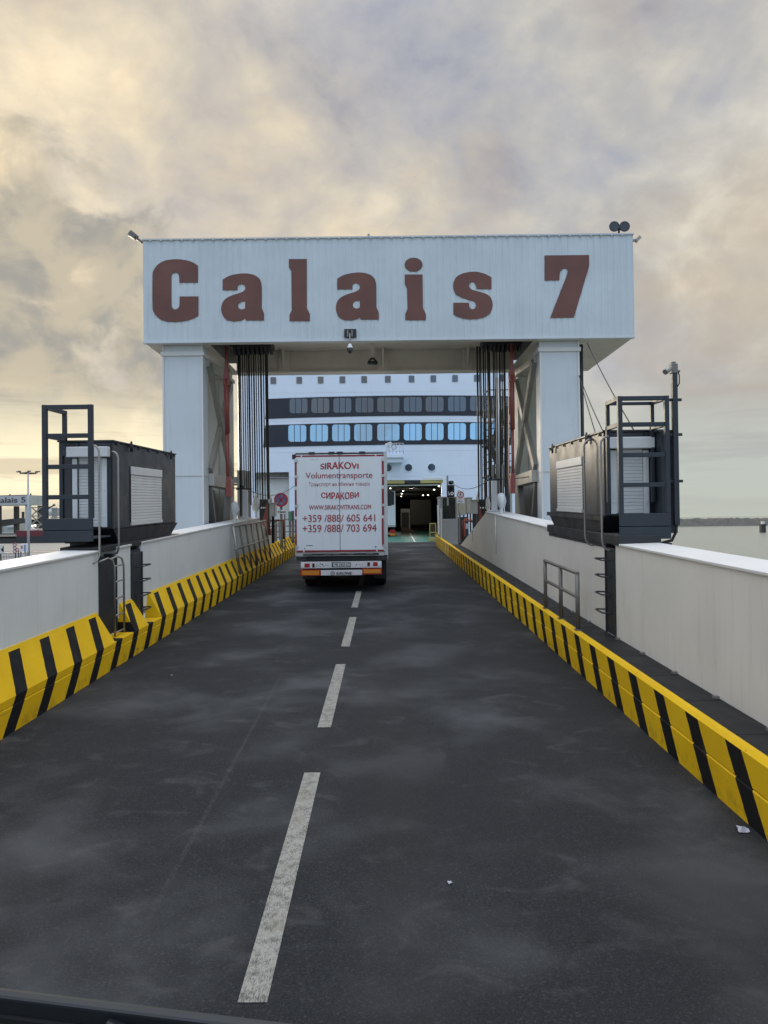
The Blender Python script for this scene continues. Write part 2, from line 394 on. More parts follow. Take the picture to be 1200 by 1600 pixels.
def _on_road(px, py):
    u = ray(px, py); tt = -ZC / (u[2] - SL * u[1]); return (u[0] * tt, u[1] * tt)
SCRAPE = (_on_road(446, 1042), _on_road(165, 1560))
def asphalt():
    m = bpy.data.materials.new('worn_asphalt'); m.use_nodes = True; t = NT(m.node_tree); b = t.n['Principled BSDF']
    pos = t.new('ShaderNodeNewGeometry').outputs['Position']
    g = t.noise(pos, 85, 4, .8); g2 = t.noise(pos, 32, 5, .75)
    vo = t.new('ShaderNodeTexVoronoi'); t.put(vo.inputs['Vector'], pos); vo.inputs['Scale'].default_value = 75
    chip = t.map(t.sep(vo.outputs['Color'])[0], .84, .97)
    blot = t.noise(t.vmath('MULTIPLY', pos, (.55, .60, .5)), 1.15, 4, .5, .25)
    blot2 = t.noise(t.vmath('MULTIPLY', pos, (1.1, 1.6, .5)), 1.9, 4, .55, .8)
    big = t.noise(pos, .25, 3, .5)
    c = t.mix(t.map(g, .38, .68), (.0075, .009, .011), (.027, .0305, .036))
    c = t.mix(t.math('MULTIPLY', chip, .11), c, (.15, .15, .155))
    c = t.mix(t.math('MULTIPLY', t.map(blot, .46, .78), .62), c, (.092, .098, .108))  # pale patches: part wear, part windscreen reflections painted into the asphalt
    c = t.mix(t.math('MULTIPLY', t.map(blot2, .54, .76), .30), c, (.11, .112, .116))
    c = t.mix(t.math('MULTIPLY', t.map(big, .48, .62), .35), c, (.016, .017, .021))
    x, y, z = t.sep(pos)
    wheel = t.math('MULTIPLY', t.map(t.math('ABSOLUTE', t.math('SUBTRACT', t.math('ABSOLUTE', t.math('ADD', x, -1.0)), .95)), .0, .45, 1, 0), .30)
    c = t.mix(wheel, c, (.022, .022, .024))
    # long faint scrape across the near lane
    (ax, ay), (bx, by) = SCRAPE
    L = math.hypot(bx - ax, by - ay); nx, ny = -(by - ay) / L, (bx - ax) / L
    dist = t.math('ABSOLUTE', t.math('ADD', t.math('MULTIPLY', x, nx), t.math('SUBTRACT', t.math('MULTIPLY', y, ny), ax * nx + ay * ny)))
    along = t.math('MULTIPLY', t.map(y, by - .2, by + 2), t.map(y, ay - 1, ay, 1, 0))
    scr = t.math('MULTIPLY', t.map(dist, .008, .03, 1, 0), t.math('MULTIPLY', along, t.map(g2, .35, .65)))
    c = t.mix(t.math('MULTIPLY', scr, .28), c, (.11, .11, .112))
    # oil drips down the middle of each lane
    drip = t.math('MULTIPLY', t.map(t.noise(pos, 3.2, 5, .7), .66, .70), t.map(t.math('ABSOLUTE', t.math('SUBTRACT', t.math('ABSOLUTE', t.math('ADD', x, .7)), 1.7)), .2, .7, .7, 0))
    c = t.mix(drip, c, (.008, .008, .009))
    t.put(b.inputs['Base Color'], c)
    t.put(b.inputs['Roughness'], t.map(blot, .4, .7, .80, .62))
    b.inputs['Specular IOR Level'].default_value = .28
    bn = t.new('ShaderNodeBump'); bn.inputs['Strength'].default_value = .55; bn.inputs['Distance'].default_value = .006
    t.put(bn.inputs['Height'], t.math('ADD', g, t.math('MULTIPLY', g2, .6))); t.put(b.inputs['Normal'], bn.outputs[0])
    return m
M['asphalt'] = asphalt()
def road_paint():
    m = bpy.data.materials.new('worn_road_paint'); m.use_nodes = True; t = NT(m.node_tree); b = t.n['Principled BSDF']
    pos = t.new('ShaderNodeNewGeometry').outputs['Position']
    f = t.math('ADD', t.math('MULTIPLY', t.noise(t.vmath('MULTIPLY', pos, (1.6, .35, 1)), 110, 3, .7), .6), t.math('MULTIPLY', t.noise(pos, 14, 4, .7), .4))
    c = t.mix(t.map(f, .43, .63), (.31, .305, .275), (.085, .083, .078))
    c = t.mix(t.math('MULTIPLY', t.map(t.noise(pos, 3, 4), .55, .7), .4), c, (.22, .20, .16))
    t.put(b.inputs['Base Color'], c); b.inputs['Roughness'].default_value = .75
    bn = t.new('ShaderNodeBump'); bn.inputs['Strength'].default_value = .4; bn.inputs['Distance'].default_value = .005
    t.put(bn.inputs['Height'], f); t.put(b.inputs['Normal'], bn.outputs[0])
    return m
M['road_paint'] = road_paint()
def water():
    m = bpy.data.materials.new('grey_green_sea_water'); m.use_nodes = True; t = NT(m.node_tree); b = t.n['Principled BSDF']
    pos = t.new('ShaderNodeNewGeometry').outputs['Position']
    b.inputs['Base Color'].default_value = (.27, .285, .235, 1); b.inputs['Roughness'].default_value = .22
    b.inputs['IOR'].default_value = 1.33
    v = t.vmath('MULTIPLY', pos, (.45, 1.0, 1.0))
    hgt = t.math('ADD', t.noise(v, .45, 5, .65, .6), t.math('MULTIPLY', t.noise(v, .07, 3, .5), 2.0))
    bn = t.new('ShaderNodeBump'); bn.inputs['Strength'].default_value = 1.0; bn.inputs['Distance'].default_value = .75
    t.put(bn.inputs['Height'], hgt); t.put(b.inputs['Normal'], bn.outputs[0])
    return m
M['water'] = water()

def flat_mesh_from(o, name):
    dg = bpy.context.evaluated_depsgraph_get()
    me = bpy.data.meshes.new_from_object(o.evaluated_get(dg))
    cu = o.data; bpy.data.objects.remove(o); bpy.data.curves.remove(cu)
    return me
def outline_mesh(loops, thick):
    """loops of 2D points (outer + holes) -> filled plate mesh in XY, extruded along Z by thick"""
    cu = bpy.data.curves.new("outline", 'CURVE'); cu.dimensions = '2D'; cu.fill_mode = 'BOTH'; cu.extrude = thick / 2
    for lp in loops:
        sp = cu.splines.new('POLY'); sp.points.add(len(lp) - 1); sp.use_cyclic_u = True
        for p, q in zip(sp.points, lp): p.co = (q[0], q[1], 0, 1)
    o = bpy.data.objects.new("outline", cu); COL.objects.link(o)
    return flat_mesh_from(o, "outline")
def place_flat(me, name, mat, parent, fn):
    """fn maps (x, y, z) of the flat mesh to world; z is the thickness direction"""
    o0 = WL[parent.name]
    for v in me.vertices: v.co = Vector(fn(v.co.x, v.co.y, v.co.z)) - o0
    me.materials.clear(); me.materials.append(mat); me.name = name
    for p in me.polygons: p.use_smooth = False
    o = bpy.data.objects.new(name, me); COL.objects.link(o); o.parent = parent; WL[o.name] = o0
    return o
def text_on(txt, x0, x1, z0, z1, Y, mat, parent, name='lettering', bold=0.0, shear=0.0, warp=None, thick=.004, pt=None):
    """lettering facing the camera side (-Y), fitted into the rectangle x0..x1, z0..z1 of the plane Y (or through pt(x, z, out))"""
    cu = bpy.data.curves.new("txt", 'FONT'); cu.body = txt; cu.size = 1; cu.shear = shear; cu.resolution_u = 4
    o = bpy.data.objects.new("txt", cu); COL.objects.link(o)
    me = flat_mesh_from(o, name)
    V = [v.co.copy() for v in me.vertices]; Fc = [list(p.vertices) for p in me.polygons]; bpy.data.meshes.remove(me)
    a, b, c, d = min(v.x for v in V), max(v.x for v in V), min(v.y for v in V), max(v.y for v in V)
    # every facet of the vinyl film lies a hair above or below its neighbours, so that no two share a plane
    vs = []; fs = []
    for ci, dx in enumerate([0.0] if not bold else [-bold, 0.0, bold]):
        for fi, f in enumerate(Fc):
            th = thick * .4 + .0002 * ((fi % 11) + 11 * ci); base = len(vs)
            for q in f:
                v = V[q]; u = (v.x - a + dx) / (b - a); w = (v.y - c + (dx * .5)) / (d - c)
                if warp: w = warp(min(max(u, 0), 1), w)
                X = x0 + (x1 - x0) * u; Z = z0 + (z1 - z0) * w
                vs.append(pt(X, Z, th) if pt else (X, Y - th, Z))
            fs.append(list(range(base, base + len(f))))
    o0 = WL[parent.name]
    me = bpy.data.meshes.new(name); me.from_pydata([tuple(Vector(v) - o0) for v in vs], [], fs); me.materials.append(mat)
    o = bpy.data.objects.new(name, me); COL.objects.link(o); o.parent = parent; WL[o.name] = o0
    return o
def rz(Y): return SL * Y
# ------------------------------------------------------------------ setting
YE = 41.5                                    # far end of the sloping ramp
XL, XR = -4.15, 2.78                         # road edges
o = MB().add([(-9000, -2000, -5), (9000, -2000, -5), (9000, 16000, -5), (-9000, 16000, -5)], [(0, 1, 2, 3)]).build('sea', M['water']); tag(o, 'grey green choppy sea', kind='structure')
def grid_sheet(x0, x1, y0, y1, nx, ny, z):
    m = MB(); vs = [(x0 + (x1 - x0) * i / nx, y0 + (y1 - y0) * j / ny, z) for j in range(ny + 1) for i in range(nx + 1)]
    return m.add(vs, [(j * (nx + 1) + i, j * (nx + 1) + i + 1, (j + 1) * (nx + 1) + i + 1, (j + 1) * (nx + 1) + i) for j in range(ny) for i in range(nx)])
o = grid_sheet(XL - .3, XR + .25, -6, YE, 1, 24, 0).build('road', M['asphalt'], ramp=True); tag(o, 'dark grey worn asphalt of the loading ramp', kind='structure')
o = MB().box(-5.0, 4.1, -6, YE, -1.1, -.02).build('ramp_deck', M['concrete'], ramp=True); tag(o, 'concrete deck under the loading ramp', kind='structure')
for (a, b) in ((-1.0, .8), (3.62, 6.64), (7.95, 10.98), (12.3, 15.35), (16.72, 19.75), (21.0, 24.0), (25.3, 28.3), (29.6, 32.6), (33.9, 36.9)):
    w = .075; xc = -.695 if a < 13 else -.72
    m = MB(); n = 8
    for k in range(n):
        ya = a + (b - a) * k / n; yb = a + (b - a) * (k + 1) / n
        m.add([(xc - w, ya, .004), (xc + w, ya, .004), (xc + w, yb, .004), (xc - w, yb, .004)], [(0, 1, 2, 3)])
    o = m.build('lane_marking', M['road_paint'], ramp=True); tag(o, 'worn white dash of the centre line', kind='structure')
# walkway plates beside the sea-side kerb
m = MB()
for k in range(36):
    y0 = -5 + k * 1.0
    m.box(XR + .115, 3.31, y0 + .004, y0 + .996, .40, .525)
o = m.build('walkway', M['walk'], ramp=True, bevel=.006); tag(o, 'dark walkway plates between kerb and wall', kind='structure')
# land on the harbour side and quays
o = MB().box(-900, -7.5, -60, 152, -7, -1.5).build('quay_ground', M['concrete']); tag(o, 'pale concrete quay ground', kind='structure')
o = MB().box(-900, -13, 240, 900, -7, -.2).build('far_quay_ground', M['concrete']); tag(o, 'far concrete quay ground', kind='structure')
o = MB().box(-8.4, -5.05, 18.5, 27, -7, -.6).build('quay_foundation', M['concrete']); tag(o, 'concrete foundation of the gantry legs', kind='structure')
o = MB().box(4.15, 7.6, 18.5, 27, -7, -.6).build('quay_foundation', M['concrete']); tag(o, 'concrete foundation of the gantry legs', kind='structure')
o = MB().box(4.15, 9.5, 30, 44, -7, .9).build('quay_foundation', M['concrete']); tag(o, 'concrete dolphin under the stair tower', kind='structure')
o = MB().box(-9.5, -5.05, 27.5, 44, -7, .4).build('quay_foundation', M['concrete']); tag(o, 'concrete dolphin beside the ramp', kind='structure')

def road_strip(name, pts, w, z, mat, label):
    m = MB(); vs = []
    for i, p in enumerate(pts):
        p = Vector((p[0], p[1], 0)); a = Vector((*pts[max(i - 1, 0)], 0)); b = Vector((*pts[min(i + 1, len(pts) - 1)], 0))
        d = (b - a).normalized(); nrm = Vector((-d.y, d.x, 0)) * w / 2
        vs += [(p.x + nrm.x, p.y + nrm.y, z), (p.x - nrm.x, p.y - nrm.y, z)]
    m.add(vs, [(2 * i, 2 * i + 1, 2 * i + 3, 2 * i + 2) for i in range(len(pts) - 1)])
    o = m.build(name, mat); tag(o, label, kind='structure'); return o
curve = [(-130 + 118 * t, 62 + 40 * math.sqrt(max(0, t)) + 22 * t * t) for t in [i / 16 for i in range(17)]]
M['far_road'] = material('pale_quay_asphalt', (.135, .135, .13), .85, dirt=.4, dirt_col=(.08, .08, .08))
road_strip('access_road', curve, 9, -1.494, M['far_road'], 'grey access road curving over the quay')
road_strip('access_road', [(x, y - 17) for x, y in curve], 6, -1.494, M['far_road'], 'grey access road nearer the ramp')
road_strip('road_edge_line', curve, .5, -1.488, M['far_white'], 'pale line along the access road')

# ------------------------------------------------------------------ kerbs
def profile_run(m, prof, ys):
    """sweep an (x, h) profile along Y through the stations ys (closed solid)"""
    n = len(prof); vs = [(x, y, h) for y in ys for (x, h) in prof]
    fs = []
    for i in range(len(ys) - 1):
        for k in range(n):
            k2 = (k + 1) % n; fs.append((i * n + k, i * n + k2, (i + 1) * n + k2, (i + 1) * n + k))
    fs.append(tuple(range(n))[::-1]); fs.append(tuple((len(ys) - 1) * n + k for k in range(n)))
    return m.add(vs, fs)
kb = thing('kerb_barrier', (XR + .1, 10, 0), 'low upright kerb barrier with yellow and black stripes beside the walkway on the sea side', 'barrier', ramp=True)
m = MB(); m2 = MB()
y = -5.0; k = 0
while y < 38.0:
    L = 3.05
    y1 = min(y + L, 38.2)
    profile_run(m, [(XR, -.01), (XR + .11, -.01), (XR + .11, .292), (XR + .012, .292), (XR, .282)], [y + .003, y1 - .003])
    profile_run(m2, [(XR + .006, .302), (XR + .014, .297), (XR + .11, .297), (XR + .11, .55), (XR + .095, .565), (XR + .04, .565), (XR + .008, .535)], [y + .8 + .003, y1 + .8 - .003])
    y = y1
m.build('lower_course', M['hazard_sea'], kb, ramp=True)
m2.build('upper_course', M['hazard_sea'], kb, ramp=True)

kb = thing('kerb_barrier', (XL - .15, 10, 0), 'tall sloped kerb barrier with yellow and black stripes at the foot of the harbour wall', 'barrier', ramp=True)
m = MB(); y = -5.0
while y < 40:
    y1 = min(y + 2.5, 40.3)
    profile_run(m, [(XL - .30, -.01), (XL, -.01), (XL, .282), (XL - .006, .292), (XL - .30, .292)][::-1], [y + .003, y1 - .003]); y = y1
m.build('lower_course', M['hazard_land'], kb, ramp=True)
m = MB(); y = -5.0
full = [(XL - .005, .30), (XL - .005, .385), (XL - .29, .845), (XL - .32, .845), (XL - .32, .30)]
flat = [(XL - .005, .30), (XL - .005, .385), (XL - .012, .392), (XL - .30, .392), (XL - .32, .30)]
def slope_block(y0, y1, e0=.0, e1=.0):
    """sloped block whose crest is cut back by e0 / e1 at its ends"""
    p = full
    ys = [y0, y1]
    vs = [(p[0][0], y0, p[0][1]), (p[1][0], y0, p[1][1]), (p[2][0], y0 + e0, p[2][1]), (p[3][0], y0 + e0, p[3][1]), (p[4][0], y0, p[4][1]),
          (p[0][0], y1, p[0][1]), (p[1][0], y1, p[1][1]), (p[2][0], y1 - e1, p[2][1]), (p[3][0], y1 - e1, p[3][1]), (p[4][0], y1, p[4][1])]
    m.add(vs, [(0, 1, 2, 3, 4), (9, 8, 7, 6, 5), (0, 5, 6, 1), (1, 6, 7, 2), (2, 7, 8, 3), (3, 8, 9, 4), (4, 9, 5, 0)])
for (a, b, e0, e1) in ((-5, 0, 0, 0), (0, 2.5, 0, 0), (2.5, 5, 0, 0), (5, 7.5, 0, 0), (7.5, 10.95, 0, .0), (11.85, 12.5, .05, .02), (13.25, 15.5, .05, 0)):
    slope_block(a + .003, b - .003, e0, e1)
profile_run(m, flat[::-1], [10.953, 11.847]); profile_run(m, flat[::-1], [12.503, 13.247])
y = 15.5
while y < 39.9: slope_block(y + .003, y + 2.5 - .003); y += 2.5
m.build('upper_course', M['hazard_land'], kb, ramp=True)

# ------------------------------------------------------------------ walls along the ramp
def wall(name, label, xi, xo, segs, top_fn, cut, h0, mat, side):
    t = thing(name, (xi, 12, 0), label, 'wall', ramp=True)
    m = MB(); c = MB()
    for (a, b) in segs:
        n = max(1, round((b - a) / 3.1))
        for k in range(n):
            ya = a + (b - a) * k / n + .0012; yb = a + (b - a) * (k + 1) / n - .0012
            ta, tb = top_fn(ya), top_fn(yb)
            X0, X1 = min(xi, xo), max(xi, xo)
            m.add([(X0, ya, h0), (X1, ya, h0), (X1, yb, h0), (X0, yb, h0), (X0, ya, ta), (X1, ya, ta), (X1, yb, tb), (X0, yb, tb)],
                  [(3, 2, 1, 0), (4, 5, 6, 7), (0, 1, 5, 4), (1, 2, 6, 5), (2, 3, 7, 6), (3, 0, 4, 7)])
            if b <= cut[0] + .01:
                l = .025 * side
                c.add([(xi - l, ya - .003, ta), (xo + l, ya - .003, ta), (xo + l, yb + .003, tb), (xi - l, yb + .003, tb),
                       (xi - l, ya - .003, ta + .032), (xo + l, ya - .003, ta + .045), (xo + l, yb + .003, tb + .045), (xi - l, yb + .003, tb + .032)],
                      [(3, 2, 1, 0), (4, 5, 6, 7), (0, 1, 5, 4), (1, 2, 6, 5), (2, 3, 7, 6), (3, 0, 4, 7)] if side > 0 else
                      [(0, 1, 2, 3), (7, 6, 5, 4), (4, 5, 1, 0), (5, 6, 2, 1), (6, 7, 3, 2), (7, 4, 0, 3)])
    # sloping tail
    X0, X1 = min(xi, xo), max(xi, xo); (ya, yb) = cut; ya += .004
    ta, tb = top_fn(ya), h0 + .02
    m.add([(X0, ya, h0), (X1, ya, h0), (X1, yb, h0), (X0, yb, h0), (X0, ya, ta), (X1, ya, ta), (X1, yb, tb), (X0, yb, tb)],
          [(3, 2, 1, 0), (4, 5, 6, 7), (0, 1, 5, 4), (1, 2, 6, 5), (2, 3, 7, 6), (3, 0, 4, 7)])
    m.build('panel', mat, t, ramp=True, bevel=.004); c.build('coping', M['cap'], t, ramp=True, bevel=.006)
    return t
XW, XWL = 3.30, -4.45
topR = lambda y: 1.84 + .018 * max(0, min(y, 23) - 10)
topL = lambda y: 1.75 + .010 * max(0, min(y, 25) - 10)
wr = wall('ramp_wall', 'smooth warm grey ramp wall on the sea side, with light coping', XW, XW + .52, [(-5, 10.16), (10.62, 23)], topR, (23, 30.6), .525, M['wall_sea'], 1)
wl = wall('ramp_wall', 'smooth cool grey ramp wall on the harbour side above the sloped kerb', XWL, XWL - .50, [(-5, 11.05), (11.8, 12.45), (13.02, 25.2)], topL, (25.2, 30.0), .60, M['wall_land'], -1)
m = MB()
for yy in (5.05, 6.05, 7.05, 8.05, 9.05, 10.0, 11.4, 12.4, 13.4, 14.4):
    m.box(XW - .055, XW - .002, yy, yy + .05, .526, .552)
m.build('foot_clip', M['galv'], wr, ramp=True)
m = MB().tube([(XW - .02, 20.9, 2.03), (XW - .02, 20.9, .9)], .018, 6); m.build('conduit', M['wall_sea'], wr, ramp=True)

# ------------------------------------------------------------------ gantry
GY, GR = 20.0, 24.5
GX0, GX1, GZ0, GZ1 = -6.73, 7.13, 7.62, 10.56
LXa, LXb, RXa, RXb = -6.27, -5.15, 4.52, 5.62
g = thing('ramp_gantry', (0.2, 22.2, -.6), 'huge white lifting gantry spanning the ramp with large brown lettering', 'gantry')
# ribbed cladding front, sides, rear, roof
m = MB(); prof = []
x = GX0; pitch = .185
while x < GX1 - .01:
    x1 = min(x + pitch, GX1); w = x1 - x
    prof += [(x, GY), (x + w * .62, GY), (x + w * .68, GY + .009), (x + w * .94, GY + .009)]
    x = x1
prof.append((GX1, GY))
n = len(prof)
m.add([(p[0], p[1], GZ0 + .05) for p in prof] + [(p[0], p[1], GZ1 - .03) for p in prof], [(i, i + 1, n + i + 1, n + i) for i in range(n - 1)])
m.box(GX0, GX0 + .04, GY + .03, GR, GZ0 + .05, GZ1 - .03); m.box(GX1 - .04, GX1, GY + .03, GR, GZ0 + .05, GZ1 - .03)
m.box(GX0 + .05, GX1 - .05, GR - .04, GR - .004, GZ0 + .4, GZ1 - .03); m.box(GX0 + .05, GX1 - .05, GY + .05, GR - .05, GZ1 - .12, GZ1 - .05)
m.build('cladding', M['clad'], g)
m = MB(); m.box(GX0 - .02, GX1 + .02, GY - .03, GY + .05, GZ1 - .028, GZ1 + .012); m.box(GX0 - .02, GX0 + .05, GY + .052, GR, GZ1 - .028, GZ1 + .012); m.box(GX1 - .05, GX1 + .02, GY + .052, GR, GZ1 - .028, GZ1 + .012)
for k in range(46):
    xx = GX0 + .2 + k * .296; m.box(xx, xx + .05, GY - .045, GY - .031, GZ1 - .06, GZ1 - .02)
m.build('roof_edge', M['alu'], g)
m = MB(); m.box(GX0 - .012, GX1 + .012, GY - .025, GY + .12, GZ0 - .01, GZ0 + .048); m.build('bottom_edge', M['steel_white'], g)
# underside: closed plates over the legs, open bay between them with ceiling and rear beam
m = MB()
m.box(GX0 + .04, -4.95, GY + .125, GR - .02, GZ0 - .005, GZ0 + .04); m.box(4.35, GX1 - .04, GY + .125, GR - .02, GZ0 - .005, GZ0 + .04)
m.box(-4.949, 4.349, GY + .3, GR - .45, GZ0 + .70, GZ0 + .74)
m.box(-4.949, 4.349, GY + .125, GY + .29, GZ0 + .0, GZ0 + .8)
m.build('underside', M['under'], g)
m = MB(); m.box(-4.949, 4.349, GR - .42, GR - .05, GZ0 + .03, GZ0 + .74); m.box(-4.949, 4.349, GR - .5, GR - .0, GZ0 - .03, GZ0 + .029)
for xx in (-3.35, .0, 2.85):
    s = 1 if xx < 0 else -1
    m.prism([(xx, GR - .421, GZ0 + .03), (xx, GR - .9, GZ0 + .69), (xx, GR - .421, GZ0 + .69)], (.06, 0, 0)); m.box(xx - .16, xx + .22, GR - .5, GR - .425, GZ0 + .03, GZ0 + .69)
m.build('rear_beam', M['under'], g)
for s, (xa, xb) in ((-1, (-4.9, -3.3)), (1, (2.75, 4.3))):
    m = MB(); m.box(xa + .3, xb - .05, GY + 1.4, GY + 2.1, GZ0 + .22, GZ0 + .40); m.box(xa + .1, xb, GY + 1.3, GY + 1.38, GZ0 + .27, GZ0 + .36)
    for k in range(9): m.cyl((xa + .4 + k * (xb - xa - .5) / 8, GY + 1.75, GZ0 + .3), (1, 0, 0), .26, .07, 12)
    m.build('sheave_block', M['black'], g)
# legs
def leg(xa, xb, inner):
    yf = GY + .28
    f = MB(); f.box(xa, xb, yf, yf + .62, -.6, GZ0 - .006)
    p = f.build('leg', M['steel_white'], g, bevel=.012)
    t = MB(); xi = xb if inner > 0 else xa
    t.box(xa - .0 - .02, xa + .03, yf - .03, yf - .001, -.6, GZ0 - .32); t.box(xb - .03, xb + .02, yf - .03, yf - .001, -.6, GZ0 - .32)
    t.box(xa - .06, xb + .06, yf - .05, yf + .68, GZ0 - .31, GZ0 - .19); t.box(xa - .02, xa + .03, yf - .03, yf - .001, GZ0 - .185, GZ0 - .01); t.box(xb - .03, xb + .02, yf - .03, yf - .001, GZ0 - .185, GZ0 - .01)
    t.build('collar', M['cap'], p, bevel=.006)
    j = MB(); j.box(xa - .012, xb + .012, yf - .012, yf + .632, 3.86, 3.885); j.build('joint', M['steel_inner'], p)
    return p
leg(LXa, LXb, 1); leg(RXa, RXb, -1)
def rear_leg(xa, xb, inner):
    f = MB(); f.box(xa, xb, GR - .75, GR - .02, -.6, GZ0 - .31)
    n = 3
    for k in range(1, n): xx = xa + (xb - xa) * k / n; f.box(xx - .02, xx + .02, GR - .775, GR - .751, -.6, GZ0 - .4)
    f.box(xa - .05, xb + .05, GR - .80, GR + .02, GZ0 - .30, GZ0 - .19); f.box(xa + .1, xb - .1, GR - .7, GR - .1, GZ0 - .189, GZ0 - .01)
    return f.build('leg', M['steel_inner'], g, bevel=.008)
rear_leg(LXa, LXb, 1); rear_leg(RXa, RXb, -1)
# side bracing between front and rear legs
for s, xi in ((1, LXb), (-1, RXa)):
    xm = xi - s * .02
    ya, yb = GY + .91, GR - .76
    zt, zb, zl = 7.15, 4.05, 2.3
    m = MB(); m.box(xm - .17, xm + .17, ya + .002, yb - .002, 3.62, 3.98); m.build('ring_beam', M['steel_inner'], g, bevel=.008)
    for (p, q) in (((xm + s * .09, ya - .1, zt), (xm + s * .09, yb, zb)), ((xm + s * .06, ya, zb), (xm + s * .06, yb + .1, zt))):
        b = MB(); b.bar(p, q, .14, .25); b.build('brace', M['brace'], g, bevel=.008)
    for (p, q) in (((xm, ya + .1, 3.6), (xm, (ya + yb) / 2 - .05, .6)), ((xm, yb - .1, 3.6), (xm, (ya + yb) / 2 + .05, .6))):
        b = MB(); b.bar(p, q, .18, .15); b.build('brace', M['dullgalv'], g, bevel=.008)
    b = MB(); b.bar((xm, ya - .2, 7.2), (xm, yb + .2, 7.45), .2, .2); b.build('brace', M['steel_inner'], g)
    m = MB()
    for k in range(7): yy = ya + .15 + k * (yb - ya - .3) / 6; m.bar((xm - s * .5, yy, -.5), (xm - s * .5, yy, 3.6), .06, .12)
    m.box(xm - s * .62 - .03, xm - s * .62 + .03, ya, yb, -.5, 3.6)
    m.build('lattice_screen', M['brass_grey'], g)
    m = MB(); m.tube([(xm - s * .55, ya + .7, -.4), (xm - s * .55, ya + .7, 7.5)], .055, 8); m.tube([(xm - s * .55, ya + 1.0, -.4), (xm - s * .55, ya + 1.0, 7.5)], .035, 8); m.build('riser_pipe', M['black'], g)
    # red locking cylinder
    xr = -4.62 if s > 0 else 3.84
    b = MB(); b.tube([(xr, GY + 1.0, 7.75), (xr, GY + 1.0, 6.8)], .045, 10); b.tube([(xr, GY + 1.0, 6.8), (xr - s * .02, GY + 1.15, 5.2)], .072, 12); b.tube([(xr - s * .02, GY + 1.15, 5.2), (xr - s * .04, GY + 1.3, 3.45)], .045, 10)
    b.prism([(xr - .05, GY + 1.1, 3.9), (xr - .08, GY + 1.1, 3.7), (xr - .07, GY + 1.1, 3.3), (xr + .07, GY + 1.1, 3.3), (xr + .08, GY + 1.1, 3.7), (xr + .05, GY + 1.1, 3.9)], (0, .3, 0)); b.bar((xr - .085, GY + 1.05, 6.9), (xr - .085, GY + 1.3, 3.7), .025, .08)
    b.prism([(xr - .10, GY + .95, 6.6), (xr + .10, GY + .95, 6.6), (xr + .03, GY + .95, 7.3), (xr - .03, GY + .95, 7.3)], (0, .12, 0))
    b.build('locking_cylinder', M['red'], g)
# letters: outlines traced on the cladding, real plates 3 cm proud
def cat(pts, closed=True, n=4):
    """Catmull-Rom through runs; a point given with a third value 1 is a sharp corner"""
    out = []; N = len(pts)
    for i in range(N):
        p1 = pts[i]; p2 = pts[(i + 1) % N]
        c1 = len(p1) > 2; c2 = len(p2) > 2
        a = Vector(p1[:2]); b = Vector(p2[:2])
        p0 = a if c1 else Vector(pts[i - 1][:2]); p3 = b if c2 else Vector(pts[(i + 2) % N][:2])
        out.append(a)
        if c1 and c2: continue
        for k in range(1, n):
            u = k / n
            out.append(.5 * ((2 * a) + (b - p0) * u + (2 * p0 - 5 * a + 4 * b - p3) * u * u + (3 * a - p0 - 3 * b + p3) * u ** 3))
    return out
S_ = 1
LET_A = [[(422, 352, 1), (422, 305, 1), (450, 289), (485, 280), (525, 277), (562, 284), (587, 302), (596, 330), (597, 370), (597, 432, 1), (607, 455, 1), (607, 487, 1), (526, 487, 1), (524, 477, 1), (505, 487), (470, 491), (438, 483), (422, 462), (416, 438), (420, 412), (436, 390), (465, 375), (505, 362), (520, 352), (523, 340), (518, 329), (505, 325), (493, 330), (489, 340), (489, 352, 1)],
         [(523, 402, 1), (523, 432, 1), (511, 438), (498, 435), (491, 424), (495, 411), (507, 404)]]
LETTERS = [
    (0, 0, [[(312, 318, 1), (312, 243, 1), (285, 226), (245, 216), (205, 214), (165, 220), (135, 236), (115, 262), (109, 292), (109, 420), (115, 450), (135, 476), (165, 490), (205, 494), (250, 490), (285, 481), (314, 466, 1), (314, 380, 1), (230, 380, 1), (229, 420), (222, 433), (210, 438), (198, 431), (194, 412), (194, 300), (198, 281), (209, 273), (221, 277), (228, 290), (229, 318, 1)]]),
    (0, 0, LET_A),
    (0, 0, [[(718, 213, 1), (798, 213, 1), (798, 432, 1), (812, 458, 1), (812, 490, 1), (721, 490, 1), (721, 462, 1), (732, 440, 1), (730, 268, 1), (718, 250, 1)]]),
    (512, -4, LET_A),
    (1142.9, 0, [[(93, 282, 1), (172, 282, 1), (174, 432, 1), (187, 458, 1), (187, 486, 1), (95, 486, 1), (95, 458, 1), (105, 435, 1), (103, 345, 1), (93, 325, 1)], [(132 + 40 * cos(a * pi / 8), 238 + 31 * sin(a * pi / 8)) for a in range(16)]]),
    (1142.9, 0, [[(480, 347, 1), (480, 295, 1), (455, 281), (420, 271), (388, 270), (350, 278), (322, 295), (309, 325), (313, 355), (330, 377), (370, 393), (402, 403), (411, 415), (408, 430), (395, 437), (383, 430), (379, 408, 1), (310, 408, 1), (310, 460, 1), (335, 473), (370, 481), (410, 481), (450, 472), (475, 452), (485, 421), (480, 391), (462, 372), (430, 360), (394, 350), (381, 338), (382, 323), (396, 316), (409, 325), (414, 347, 1)]]),
    (1142.9, 0, [[(717, 197, 1), (916, 195, 1), (916, 245, 1), (848, 474, 1), (742, 476, 1), (818, 282, 1), (821, 264), (813, 256), (798, 258), (786, 273), (783, 308, 1), (717, 309, 1)]]),
]
def px_plane(zx, zy):   # zoomed crop -> photo pixel -> point on the cladding plane
    return at(200 + zx * .35, 330 + zy * .35, GY - .02)
